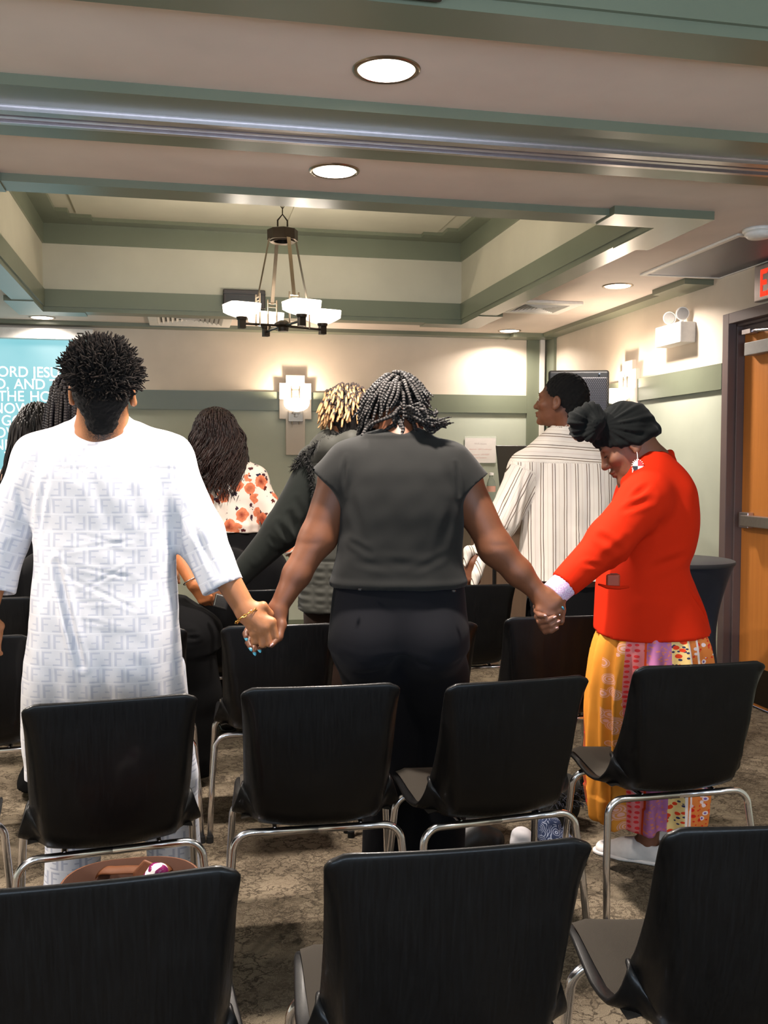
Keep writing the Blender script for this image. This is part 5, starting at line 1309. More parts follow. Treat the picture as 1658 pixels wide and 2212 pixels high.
def trousers(parent, mat, rows, legs, r=(.105, .085, .08), name='trousers', h=.008):
    A = np.array(rows); pts = np.array([q for l in legs for q in l] + [tuple(q[:3]) for q in rows]); f = Field(pts.min(0) - .2, pts.max(0) + .2, h)
    f.loft(rows, k=.04)
    for l in legs: f.chain([l[0], l[1], (l[2][0], l[2][1], .05)], r, .02)
    f.plane((0, 0, .045), (0, 0, -1)); f.plane((0, 0, A[:, 2].max()), (0, 0, 1))
    return finish(name, f, mat, parent, lambda P, N: .0025 * waves(P, 24, 4))

# man in the striped shirt
t = thing('person', 'person in an untucked striped shirt with a short afro, face turned left', 'person', (2.05, 4.80, 0))
sk = skin('deep brown skin of the striped shirt man', (116, 72, 50), True); hc = (1.914, 4.679, 1.721); FW, UP = (-.78, .62, .08), (.08, -.04, 1)
arms = [((1.714, 4.673, 1.375), (1.581, 4.645, 1.095), (1.436, 4.624, 0.8979), (-.35, .1, -1), (.4, .9, 0)), ((2.194, 4.653, 1.375), (2.272, 4.622, 1.088), (2.279, 4.585, 0.7987), (.1, .1, -1), (-1, 0, 0))]
lg = legs_at(2.05, 4.82)
TS = body(t, sk, hc, FW, UP, 1.10, (1.975, 4.667, 1.536), [(1.961, 4.673, 1.404, 0.1814, 0.09), (1.962, 4.648, 0.9206, 0.1874, 0.1), (1.964, 4.631, 0.6066, 0.1935, 0.11)], arms, lg, .0048, lambda T: [(T(0, -.02, .055), T(0, -.075, -.07), .118, .062, .03)])
face_marks(TS, t, 1)
o_ = Vector(t.location)
for x in (-1, 1):
    bm = bmesh.new(); bmesh.ops.create_icosphere(bm, subdivisions=2, radius=.0115, matrix=Matrix.Translation(Vector(TS(x * .031, .0845, .004)) - o_)); obj('eye', bm, M['eye_white'], t, smooth=True)
B = axes(FW, UP); f = Field(np.array(hc) - .19, np.array(hc) + .19, .0045)
f.ell(TS(0, -.030, .048), (.096, .112, .100), B); f.cap(TS(0, -.07, .01), TS(0, -.078, -.05), .076, .058, .03)
f.plane(TS(0, .066, .072), B[1] * .85 - B[2] * .6)
for x in (-1, 1): f.ell(TS(x * .095, .050, -.005), (.03, .050, .050), B, .01, 'cut'); f.ell(TS(x * .095, -.008, -.02), (.03, .026, .042), B, .01, 'cut')
finish('afro_hair', f, hair_mat('black afro hair', (12, 11, 11), (20, 18, 24), .95), t, disp=lambda P, N: .0022 * waves(P, 330, 3, 14) + .0016 * waves(P, 120, 4, 12))
m = NT('striped cotton', .8, spec=.2); s = m.sep(m.attr()); u = m.ma('FRACT', m.ma('DIVIDE', s[0], .058))
def line(c, w): return m.ma('LESS_THAN', m.ma('ABSOLUTE', m.ma('SUBTRACT', u, c)), w)
wide = m.mapr(m.ma('SINE', m.ma('MULTIPLY', s[0], 75)), .2, .9)
c = m.mix(m.ma('MULTIPLY', wide, .45), (232, 224, 214), (214, 206, 202)); c = m.mix(line(.38, .030), c, (112, 88, 66)); c = m.mix(line(.60, .030), c, (92, 76, 66)); c = m.mix(line(.95, .012), c, (196, 176, 160))
m.col(c); m.bump(m.noise(m.obj(), 600, 2), .25, .0006); M['stripe'] = m.m
f = Field((1.42, 4.40, .80), (2.55, 5.20, 1.66), .0065)
rows = [(1.971, 4.680, 1.573, 0.1052, 0.07), (1.962, 4.678, 1.500, 0.1814, 0.1), (1.963, 4.673, 1.404, 0.2564, 0.13), (1.978, 4.662, 1.259, 0.2539, 0.145), (1.976, 4.651, 1.041, 0.2636, 0.15), (1.969, 4.643, 0.8482, 0.2781, 0.155), (1.963, 4.636, 0.7033, 0.2926, 0.16)]
f.loft(rows, p=2.5, fold=lambda a, z: .006 * np.sin(a * 9 + 3) * np.clip((1.35 - z) / .3, 0, 1))
for s0, s1, s2, s3 in (((1.895, 4.672, 1.512), (1.730, 4.670, 1.385), (1.599, 4.642, 1.119), (1.484, 4.636, 0.9194)), ((2.054, 4.670, 1.513), (2.189, 4.655, 1.384), (2.267, 4.623, 1.088), (2.279, 4.586, 0.8229))):
    f.cap(s0, s1, .062, .075, .05); f.cap(s1, s2, .080, .082, .04); f.cap(s2, s3, .080, .070, .03, flat=True); e = np.array(s3); dd = nrm(e - np.array(s2)); f.cap(e - dd * .015, e + dd * .05, .056, .058, .004, 'cut')
f.cap((1.952, 4.674, 1.585), (1.962, 4.680, 1.537), .075, .085, .02); f.cap((1.928, 4.662, 1.656), (1.945, 4.665, 1.577), .060, .056, .004, 'cut')
zy = 1.4 + (1001 - 1000) / 2055 * 4.9
def disp(P, N):
    d = .002 * waves(P, 26, 1) + .0008 * waves(P, 90, 2); d = d - .002 * np.exp(-((P[:, 2] - zy) / .003) ** 2) * (np.abs(P[:, 0] - 2.0) < .22)
    for a, b, w, k in (((1.695, 4.574, 1.380), (1.632, 4.549, 1.030), .012, .012), ((1.745, 4.545, 1.404), (1.718, 4.529, 0.9837), .012, .008), ((1.491, 4.583, 1.124), (1.593, 4.558, 1.054), .01, .010), ((1.461, 4.563, 1.009), (1.558, 4.561, 0.9604), .01, .010), ((1.613, 4.585, 1.263), (1.547, 4.564, 0.9837), .010, .008), ((1.835, 4.518, 1.264), (1.971, 4.483, 1.124), .012, .006), ((1.902, 4.494, 1.054), (2.061, 4.455, 0.9604), .012, .006)): d = d + crease(P, a, b, w, k)
    return d
def uvs(P):
    r = (P[:, 0] - 2.05) * math.cos(-.207) + (P[:, 1] - 4.85) * math.sin(-.207)
    u = np.where(P[:, 2] > zy + .0 + .10 * np.abs(r) ** 2, P[:, 2] * 1.0 + .02 * np.sin(r * 3), r)
    for a, b in (((1.730, 4.670, 1.385), (1.484, 4.636, 0.9194)), ((2.189, 4.655, 1.384), (2.279, 4.586, 0.8229))):
        a = np.array(a); ax = nrm(np.array(b) - a); q = P - a; tt = q @ ax; rr = q - tt[:, None] * ax; sd = nrm(np.cross(ax, (.2, 1, 0)))
        mk = (np.linalg.norm(rr, axis=1) < .108) & (tt > .03) & ((r < -.235) if a[0] < 2 else (r > .235))
        u = np.where(mk, rr @ sd, u)
    return np.stack([u, P[:, 2], 0 * u], 1)
finish('striped_shirt', f, M['stripe'], t, disp, uvs)
# open cuff hanging from the left sleeve
f = Field(np.array((1.454, 4.618, 0.8509)) - .16, np.array((1.454, 4.618, 0.8509)) + .16, .005)
f.chain([(1.483, 4.616, 0.9332), (1.442, 4.579, 0.8437), (1.402, 4.581, 0.7084)], [.030, .026, .006], .01); f.chain([(1.473, 4.640, 0.9549), (1.411, 4.622, 0.9576), (1.389, 4.613, 0.8883)], [.034, .026, .010], .01)
f.cap((1.473, 4.679, 0.9274), (1.435, 4.652, 0.8356), .030, .034, .006, 'cut')
finish('open_cuff', f, M['stripe'], t, None, lambda P: np.stack([P[:, 0] + .3 * P[:, 2], P[:, 2], 0 * P[:, 0]], 1))
M['dark_trouser'] = cloth('dark trousers', (16, 16, 18), .9, sheen=.05)
trousers(t, M['dark_trouser'], [(1.960, 4.641, 0.7709, 0.2116, 0.12), (1.957, 4.635, 0.655, 0.2213, 0.13), (1.955, 4.628, 0.51, 0.2213, 0.13)], lg)
for s_ in (-1, 1): shoe(t, (2.05 + s_ * .13, 5.02, 0), (2.05 + s_ * .11, 4.73, 0), mat=M['black_shoe'])

# person in the quilted vest
t = thing('person', 'person with blond tipped dreadlocks in a dark quilted vest with fur trim', 'person', (.71, 4.05, 0))
sk = skin('brown skin of the vest wearer', (140, 90, 60)); hc = (0.6849, 4.040, 1.591); FW, UP = (-.15, .95, -.12), (0, .12, .98)
arms = [((0.5425, 4.058, 1.353), (0.4136, 4.052, 1.111), (0.1933, 4.056, 0.8899), (-.8, .15, -.55), (.1, 1, .1)), ((0.8849, 4.007, 1.353), (0.9604, 3.978, 1.104), (0.9729, 3.943, 0.8875), (.1, .1, -1), (-1, 0, 0))]
lg = legs_at(.71, 4.06)
TV = body(t, sk, hc, FW, UP, .98, (0.691, 4.031, 1.433), [(0.7191, 4.042, 1.363, 0.1297, 0.09), (0.7153, 4.024, 1.005, 0.1297, 0.1), (0.7118, 4.007, 0.6658, 0.1496, 0.12)], arms, lg)
B = axes(FW, UP); f = Field(np.array(hc) - .16, np.array(hc) + .16, .0055); f.ell(TV(0, -.022, .040), (.080, .100, .088), B); f.cap(TV(0, -.05, 0), TV(0, -.06, -.05), .07, .055, .03); f.plane(TV(0, .05, 0), B[1] * .9 - B[2] * .4)
finish('hair_cap', f, hair_mat('dark roots', (18, 13, 11), (30, 22, 18), .9), t, disp=lambda P, N: .003 * waves(P, 200, 3, 12))
paths, radii = [], []
for p, d in dome(TV, rng, 210, keep=lambda d: d.z > -.45 and d.y < .8):
    a = TV(*p); out = B.T @ np.array(d); L_ = rng.uniform(.05, .085); b = a + out * L_ * .35 + np.array((rng.gauss(0, .006), rng.gauss(0, .006), .006))
    lat = np.array((out[0], out[1], 0)); lat = lat / (np.linalg.norm(lat) + 1e-6)
    c = b + lat * L_ * .22 + np.array((rng.gauss(0, .006), rng.gauss(0, .006), -L_ * .55)); paths.append([tuple(a), tuple(b), tuple(c)]); radii.append((lambda q: (lambda s: q * (1 + .14 * math.sin(s * 22 + q * 9000)) * (1 - .35 * s ** 4)))(rng.uniform(.0050, .0070)))
strands('dreadlocks', paths, radii, hair_mat('blond tipped dreadlocks', (26, 19, 16), (44, 32, 26), .8, tip=((142, 98, 60), (214, 172, 122)), tip_at=.68), t, n=6, nseg=9)
M['knit'] = cloth('dark green grey knit', (20, 23, 21), .9, sheen=.05); M['vest'] = cloth('dark quilted nylon', (48, 48, 44), .6, sheen=.06)
f = Field((.02, 3.70, .82), (1.16, 4.36, 1.50), .0065)
for s1, s2, s3 in (((0.5543, 4.056, 1.363), (0.4098, 4.053, 1.117), (0.1778, 4.059, 0.8742)), ((0.8694, 4.010, 1.363), (0.9565, 3.979, 1.104), (0.9729, 3.943, 0.8835))):
    f.cap(s1, s2, .088, .080, .04); f.cap(s2, s3, .076, .046, .03, flat=True)
f.loft([(0.7197, 4.045, 1.423, 0.1297, 0.1), (0.7164, 4.029, 1.104, 0.1496, 0.12), (0.7234, 4.014, 0.8451, 0.1596, 0.13)], k=.04)
def disp(P, N):
    d = .0015 * waves(P, 26, 4)
    for a, b, w, k in (((0.4309, 3.971, 1.190), (0.4768, 3.954, 1.055), .012, .010), ((0.3821, 3.969, 1.152), (0.4577, 3.957, 1.036), .012, .010), ((0.3437, 3.974, 1.094), (0.4195, 3.964, 1.006), .010, .008), ((0.4599, 3.968, 1.248), (0.5061, 3.952, 1.132), .012, .006), ((0.2673, 3.986, 1.017), (0.3233, 3.971, 0.9496), .01, .005)): d = d + crease(P, a, b, w, k)
    return d
finish('knit_sweater', f, M['knit'], t, disp)
f = Field((.36, 3.76, .74), (1.20, 4.38, 1.56), .0055)
f.loft([(0.6988, 4.041, 1.453, 0.1294, 0.11), (0.7059, 4.035, 1.383, 0.1732, 0.15), (0.7048, 4.031, 1.284, 0.1811, 0.165), (0.7092, 4.022, 1.145, 0.1871, 0.168), (0.7116, 4.015, 1.006, 0.203, 0.172), (0.7143, 4.008, 0.8863, 0.2269, 0.176), (0.7152, 4.002, 0.7829, 0.2448, 0.18)], p=2.5)
for s0, s1 in (((0.6196, 4.048, 1.472), (0.5606, 4.057, 1.403)), ((0.7653, 4.017, 1.472), (0.8538, 3.995, 1.393))): f.cap(s0, s1, .075, .085, .05)
def disp(P, N):
    z = P[:, 2]; zz = np.mod(z - .80, .098) / .098; d = .010 * np.sqrt(np.clip(1 - (2 * zz - 1) ** 6, 0, 1)) - .005
    lo = (z < .98); r = P[:, 0] * .97; a = np.abs(np.sin(r * 62)); d = np.where(lo, d * .5 + .006 * a * (.6 + .4 * np.sin(z * 190)), d)
    return d + .0014 * waves(P, 60, 8)
finish('quilted_vest', f, M['vest'], t, disp)
f = Field(np.array((0.6548, 3.958, 1.452)) - .24, np.array((0.6548, 3.958, 1.452)) + .24, .006)
f.chain([(0.5351, 4.001, 1.403), (0.6028, 3.939, 1.469), (0.6846, 3.902, 1.484), (0.7824, 3.901, 1.469)], [.03, .042, .048, .042], .04); f.cap((0.6142, 3.950, 1.432), (0.7443, 3.907, 1.432), .040, .040, .04)
finish('hood', f, M['vest'], t, lambda P, N: .003 * waves(P, 40, 9))
paths, radii = [], []
ln = curve_pts([(0.4683, 4.034, 1.383), (0.5086, 4.008, 1.432), (0.5609, 3.958, 1.476), (0.6309, 3.930, 1.511), (0.7168, 3.918, 1.523), (0.7942, 3.910, 1.500)], 30)
l2 = curve_pts([(0.5047, 3.978, 1.422), (0.5225, 3.966, 1.374), (0.5332, 3.960, 1.306), (0.5401, 3.955, 1.238)], 20)
for i in range(1500):
    L0 = ln if i < 1150 else l2; p = L0[rng.randrange(len(L0))]; d = Vector((rng.gauss(0, 1), rng.gauss(-.3, .8), rng.gauss(.3, .9))).normalized(); k_ = 1 if i < 1150 else .55
    q = p + d * .008; paths.append([tuple(q), tuple(q + d * .016 * k_ + Vector((0, 0, -.002))), tuple(q + d * rng.uniform(.022, .034) * k_ + Vector((0, 0, -.008)))]); radii.append(.0016)
strands('fur_trim', paths, radii, hair_mat('black fur', (10, 10, 10), (24, 23, 22), .9), t, n=4, nseg=4)
trousers(t, cloth('dark brown skirt cloth', (42, 30, 24), .9), [(0.7135, 4.015, 0.8252, 0.1496, 0.13), (0.7124, 4.010, 0.7256, 0.1696, 0.15), (0.7135, 4.006, 0.6459, 0.1716, 0.15)], lg, (.12, .11, .10), 'wide_trousers')
for s_ in (-1, 1): shoe(t, (.71 + s_ * .13, 4.26, 0), (.71 + s_ * .11, 3.97, 0), mat=M['black_shoe'])

# woman in the floral blouse
t = thing('person', 'person with long wavy dark hair in a white blouse with orange flowers', 'person', (.33, 5.02, 0))
sk = skin('light brown skin', (176, 124, 92)); hc = (0.1662, 5.212, 1.553); FW, UP = (-.10, .97, .05), (0, -.05, 1)
arms = [((0.1004, 5.214, 1.329), (0.0103, 5.201, 1.106), (-0.0449, 5.161, 0.912), (-.3, .1, -1), (1, 0, 0)), ((0.37, 5.177, 1.324), (0.4852, 5.141, 1.099), (0.593, 5.086, 0.8689), (.45, .1, -1), (-1, .2, 0))]
lg = legs_at(.33, 5.04)
TF = body(t, sk, hc, FW, UP, 1.0, (0.2043, 5.216, 1.391), [(0.2405, 5.214, 1.304, 0.1128, 0.09), (0.2465, 5.199, 1.054, 0.1165, 0.09), (0.2593, 5.181, 0.7531, 0.1378, 0.11)], arms, lg)
B = axes(FW, UP); f = Field(np.array(hc) - .20, np.array(hc) + (.20, .20, .2), .006); f.ell(TF(0, -.028, .030), (.105, .118, .108), B); f.cap(TF(0, -.05, 0), TF(.01, -.055, -.10), .100, .112, .03); f.plane(TF(0, .05, 0), B[1] * .9 - B[2] * .3)
finish('hair_cap', f, hair_mat('dark brown hair mass', (24, 15, 14), (38, 25, 22), .5), t, disp=lambda P, N: .004 * waves(P * (1, 1, .3), 110, 3, 12))
paths, radii = [], []
for p, d in dome(TF, rng, 620, c=(0, -.028, .030), r=(.103, .116, .106), keep=lambda d: d.y < .5 and d.z > -.3):
    a = TF(*p); out = B.T @ np.array(d); lat = np.array((out[0], out[1], 0)); lat = lat / (np.linalg.norm(lat) + 1e-6); ph = rng.uniform(0, 6.28); pts = [tuple(a)]
    zend = rng.uniform(1.20, 1.36) if out[1] < .2 else 1.3; n_ = 9; a2 = a + out * .014
    for i in range(1, n_ + 1):
        q = i / n_; w = np.array((math.sin(ph + q * 13), math.cos(ph + q * 12), 0)) * .019 * min(1, q * 2); r_ = .113 + .042 * q if i > 1 else .0
        z = a2[2] + (zend - a2[2]) * q; ctr = np.array((hc[0] + .012, hc[1] - .02, 0)); b = np.array((ctr[0] + lat[0] * r_ * (1.05), ctr[1] + lat[1] * r_, z)) if i > 1 else a2
        if i == 2: b = b * .7 + np.array((a2[0], a2[1], z)) * .3
        pts.append(tuple(b + w))
    paths.append(pts); radii.append(rng.uniform(.0026, .0046))
strands('wavy_hair', paths, radii, hair_mat('dark wavy hair', (24, 15, 14), (54, 36, 32), .42), t, n=5, nseg=28)
m = NT('floral chiffon', .75, spec=.2); o = m.obj(); wv = m.n('ShaderNodeVectorMath', {0: o, 1: m.n('ShaderNodeVectorMath', {0: m.n('ShaderNodeTexNoise', {'Vector': o, 'Scale': 40, 'Detail': 2}).outputs['Color'], 'Scale': .03}, operation='SCALE').outputs[0]}, operation='ADD').outputs[0]
v = m.vor(wv, 13.5); vc = m.sep(m.vor(wv, 13.5, out='Color')); v2 = m.vor(m.n('ShaderNodeVectorMath', {0: wv, 1: (.37, .11, .2)}).outputs[0], 24); v2c = m.sep(m.vor(m.n('ShaderNodeVectorMath', {0: wv, 1: (.37, .11, .2)}).outputs[0], 24, out='Color'))
pet = m.mix(m.mapr(v, .0, .40), (120, 34, 22), m.mix(m.noise(o, 60), (206, 84, 48), (238, 160, 120)))
fl = m.ma('MULTIPLY', m.ma('LESS_THAN', v, .48), m.ma('GREATER_THAN', vc[0], .18)); lf = m.ma('MULTIPLY', m.ma('LESS_THAN', m.ma('ADD', v2, m.mapr(m.noise(o, 90), .3, .7, -.12, .12)), .33), m.ma('GREATER_THAN', v2c[0], .25))
c = m.mix(lf, (236, 222, 210), m.mix(v2c[1], (36, 38, 62), (92, 34, 26))); c = m.mix(fl, c, pet); m.col(c); m.bump(m.noise(o, 500, 2), .2, .0006); M['floral'] = m.m
f = Field((-.05, 4.66, .84), (.92, 5.40, 1.50), .0065)
f.loft([(0.2352, 5.219, 1.384, 0.094, 0.09), (0.2407, 5.214, 1.316, 0.1378, 0.125), (0.2567, 5.205, 1.204, 0.1403, 0.135), (0.2654, 5.198, 1.103, 0.1353, 0.135), (0.2708, 5.193, 1.033, 0.1341, 0.13)], p=2.4, fold=lambda a, z: .006 * np.sin(a * 11) * np.clip((1.2 - z) / .2, 0, 1))
for s0, s1, s2, s3 in (((0.1793, 5.210, 1.379), (0.1052, 5.212, 1.317), (0.0153, 5.200, 1.119), (-0.0349, 5.171, 0.948)), ((0.2776, 5.200, 1.379), (0.3651, 5.178, 1.319), (0.4804, 5.143, 1.109), (0.574, 5.093, 0.9211))):
    f.cap(s0, s1, .06, .068, .05); f.cap(s1, s2, .070, .066, .04); f.cap(s2, s3, .064, .050, .03, flat=True)
finish('floral_blouse', f, M['floral'], t, lambda P, N: .003 * waves(P, 34, 8) + .0015 * waves(P, 80, 9) + .008 * np.exp(-((P[:, 2] - 1.075) / .02) ** 2))
trousers(t, M['dark_trouser'], [(0.2772, 5.193, 1.054, 0.1228, 0.115), (0.283, 5.184, 0.9033, 0.1454, 0.13), (0.2833, 5.174, 0.7031, 0.1579, 0.135)], lg, (.115, .09, .085))
for s_ in (-1, 1): shoe(t, (.33 + s_ * .13, 5.24, 0), (.33 + s_ * .11, 4.95, 0), mat=M['black_shoe'])

# woman with box braids behind the white tunic
t = thing('person', 'person with long dark braids in black, mostly hidden behind the white tunic', 'person', (-.42, 4.1, 0))
sk = skin('warm brown skin of the braids wearer', (164, 100, 60)); hc = (-0.4383, 4.248, 1.627); FW, UP = (.05, .97, -.12), (0, .12, .98)
arms = [((-0.5768, 4.292, 1.334), (-0.56, 4.276, 1.086), (-0.481, 4.218, 0.8716), (.2, .1, -1), (1, 0, 0)), ((-0.2172, 4.217, 1.344), (-0.0775, 4.155, 1.107), (0.0358, 4.079, 0.8911), (.62, .05, -.75), (.5, .8, 0))]
lg = [((-0.381, 4.240, 0.7256), (-0.4352, 4.255, 0.4019), (-.58, 4.18, .09)), ((-0.1955, 4.201, 0.7256), (-0.0426, 4.195, 0.4373), (.02, 4.20, .09))]
TBr = body(t, sk, hc, FW, UP, 1.0, (-0.4007, 4.261, 1.453), [(-0.404, 4.276, 1.323, 0.1397, 0.09), (-0.3878, 4.256, 1.005, 0.1397, 0.1), (-0.3126, 4.226, 0.7256, 0.1796, 0.11)], arms, lg)
B = axes(FW, UP); f = Field(np.array(hc) - .19, np.array(hc) + .19, .006); f.ell(TBr(0, -.026, .046), (.088, .108, .096), B); f.plane(TBr(0, .05, 0), B[1] * .9 - B[2] * .3)
hm = hair_mat('black box braids', (20, 17, 24), (38, 31, 29), .55, braid=560)
finish('hair_cap', f, hair_mat('braid roots', (16, 14, 14), (24, 20, 19), .8), t)
paths, radii = [], []
for p, d in dome(TBr, rng, 150, c=(0, -.026, .046), r=(.094, .112, .104), keep=lambda d: d.y < .6 and d.z > -.25):
    a = TBr(*p); out = B.T @ np.array(d); lat = np.array((out[0], out[1], 0)); lat = lat / (np.linalg.norm(lat) + 1e-6); r_ = rng.uniform(.105, .13); a2 = a + out * .012; ze = rng.uniform(1.12, 1.24)
    pts = [tuple(a), tuple(a2)] + [(hc[0] + lat[0] * r_ * k_, hc[1] - .02 + lat[1] * r_ * k_, a2[2] + (ze - a2[2]) * q) for q, k_ in ((.25, 1.0), (.5, 1.08), (.75, 1.12), (1, 1.15))]
    paths.append(pts); radii.append(rng.uniform(.0065, .0085))
strands('box_braids', paths, radii, hm, t, n=6, nseg=26)
f = Field((-.86, 3.80, .80), (.10, 4.44, 1.46), .008)
f.loft([(-0.4029, 4.281, 1.433, 0.0998, 0.09), (-0.4036, 4.278, 1.363, 0.1796, 0.13), (-0.4004, 4.269, 1.204, 0.1845, 0.14), (-0.3829, 4.255, 1.005, 0.1945, 0.14), (-0.3371, 4.230, 0.7156, 0.2344, 0.15)], p=2.4)
for s1, s2 in (((-0.5689, 4.291, 1.344), (-0.617, 4.294, 1.205)), ((-0.2269, 4.220, 1.347), (-0.1655, 4.191, 1.235))): f.cap(s1, s2, .068, .072, .04, flat=True)
finish('top', f, M['black_cloth'], t, lambda P, N: .003 * waves(P, 26, 3))
f = Field((-.90, 3.80, .03), (.34, 4.52, .98), .008)
f.loft([(-0.2725, 4.222, 0.8252, 0.2793, 0.15), (-0.2052, 4.203, 0.7256, 0.3491, 0.17), (-0.1889, 4.194, 0.606, 0.3472, 0.17)], k=.05); f.chain([(-0.3525, 4.230, 0.6459), (-0.418, 4.270, 0.3569), (-.57, 4.18, .05)], [.15, .14, .13], .03); f.chain([(-0.0011, 4.115, 0.6532), (0.0455, 4.154, 0.4019), (.035, 4.20, .05)], [.13, .10, .09], .03); f.plane((0, 0, .045), (0, 0, -1)); M['dark_wide'] = cloth('black wide trouser cloth', (10, 10, 11), .95, sheen=0)
def disp(P, N):
    d = .003 * waves(P, 22, 6)
    for i in range(6): d = d + crease(P, np.array((-0.0037, 3.990, 0.7822)) - (0, 0, .02 * i), np.array((0.1471, 3.980, 0.804)) - (0, 0, .026 * i), .008, .008)
    return d
finish('wide_trousers', f, M['dark_wide'], t, disp)
M['beige_shoe'] = simple('beige sneaker', (188, 170, 148), .7)
shoe(t, (-.60, 4.38, 0), (-.58, 4.10, 0), mat=M['beige_shoe']); shoe(t, (0.0745, 4.528, 0), (0.0743, 4.308, 0), mat=M['beige_shoe'])
c = Vector((0.0245, 4.082, 0.9048)) - Vector(t.location); ax = Vector((0.0358, 4.079, 0.8911)) - Vector((-0.0775, 4.155, 1.107)); u_, v_ = frame_of(ax)
obj('bracelet', tube(bmesh.new(), [c + (u_ * math.cos(2 * PI * i / 24) + v_ * math.sin(2 * PI * i / 24)) * .033 for i in range(24)], .0028, 6, closed=True), M['silver'], t, smooth=True)

# dark haired person at the far left edge
t = thing('person', 'person with dark wavy hair in front of the projection screen at the left edge', 'person', (-.80, 5.05, 0))
hc = (-0.7497, 5.334, 1.576); FW, UP = (.05, .98, .0), (0, 0, 1)
arms = [((-0.9165, 5.386, 1.317), (-0.9708, 5.365, 1.084), (-0.9863, 5.335, 0.8404), (-.1, .1, -1), (1, 0, 0)), ((-0.6384, 5.348, 1.317), (-0.5777, 5.323, 1.082), (-0.5637, 5.266, 0.8382), (.1, .1, -1), (-1, 0, 0))]
lg = legs_at(-.80, 5.08)
TL = body(t, skin('light brown skin of the far left person', (170, 120, 90)), hc, FW, UP, .98, (-0.7656, 5.359, 1.404), [(-0.7697, 5.375, 1.305, 0.1117, 0.09), (-0.7723, 5.363, 1.057, 0.1042, 0.09), (-0.773, 5.347, 0.7594, 0.1166, 0.11)], arms, lg)
B = axes(FW, UP); f = Field(np.array(hc) - .2, np.array(hc) + .2, .0065); f.ell(TL(0, -.026, .035), (.096, .112, .102), B); f.plane(TL(0, .05, 0), B[1] * .9 - B[2] * .3)
finish('hair_cap', f, hair_mat('black hair mass', (14, 13, 14), (24, 21, 20), .6), t, disp=lambda P, N: .004 * waves(P * (1, 1, .3), 110, 3, 12))
paths, radii = [], []
for p, d in dome(TL, rng, 200, c=(0, -.026, .035), r=(.094, .110, .1), keep=lambda d: d.y < .5 and d.z > -.3):
    a = TL(*p); out = B.T @ np.array(d); lat = np.array((out[0], out[1], 0)); lat = lat / (np.linalg.norm(lat) + 1e-6); ph = rng.uniform(0, 6.28); pts = [tuple(a), tuple(a + out * .012)]; ze = rng.uniform(1.10, 1.30)
    for i in range(1, 6):
        q = i / 5; r_ = .115 + .085 * q; w = .014 * q; pts.append((hc[0] + lat[0] * r_ + w * math.sin(ph + q * 8), hc[1] + lat[1] * r_ + w * math.cos(ph + q * 7), a[2] + (ze - a[2]) * q))
    paths.append(pts); radii.append(rng.uniform(.004, .007))
strands('wavy_hair', paths, radii, hair_mat('black wavy hair', (14, 12, 12), (34, 28, 26), .5), t, n=5, nseg=26)
f = Field((-1.25, 4.72, .84), (-.30, 5.40, 1.46), .008)
f.loft([(-0.7653, 5.378, 1.379, 0.0658, 0.09), (-0.7696, 5.376, 1.317, 0.1241, 0.125), (-0.771, 5.369, 1.181, 0.1291, 0.13), (-0.7726, 5.361, 1.027, 0.134, 0.125)], p=2.4)
for s1, s2, s3 in (((-0.9117, 5.385, 1.315), (-0.9708, 5.365, 1.084), (-0.9861, 5.336, 0.8649)), ((-0.6433, 5.349, 1.315), (-0.5826, 5.324, 1.082), (-0.5635, 5.268, 0.8628))): f.cap(s1, s2, .068, .062, .04); f.cap(s2, s3, .06, .045, .03, flat=True)
finish('blouse', f, cloth('pale pink blouse', (222, 176, 154), .8), t, lambda P, N: .003 * waves(P, 30, 3))
trousers(t, M['dark_trouser'], [(-0.7724, 5.362, 1.042, 0.1191, 0.115), (-0.7714, 5.355, 0.9081, 0.1315, 0.13), (-0.7735, 5.345, 0.7098, 0.1365, 0.13)], lg, (.11, .088, .08))
for s_ in (-1, 1): shoe(t, (-.80 + s_ * .12, 5.28, 0), (-.80 + s_ * .11, 4.99, 0), mat=M['black_shoe'])

# phone held between the two hands behind the white sleeve
t = thing('phone', 'silver phone in a black case held below the white sleeve', 'phone', (0.148, 4.001, 0.8242), R(-20))
bm = bmesh.new(); box(bm, (-.032, -.006, -.030), (.032, .006, .030), 0, Matrix.Rotation(R(14), 4, 'Y')); obj('phone_case', bm, M['black_plastic'], t, bevel=.006, seg=4)
bm = bmesh.new(); box(bm, (-.026, -.008, -.022), (.026, -.004, .028), 0, Matrix.Rotation(R(14), 4, 'Y')); obj('phone_back', bm, M['silver'], t, bevel=.004)

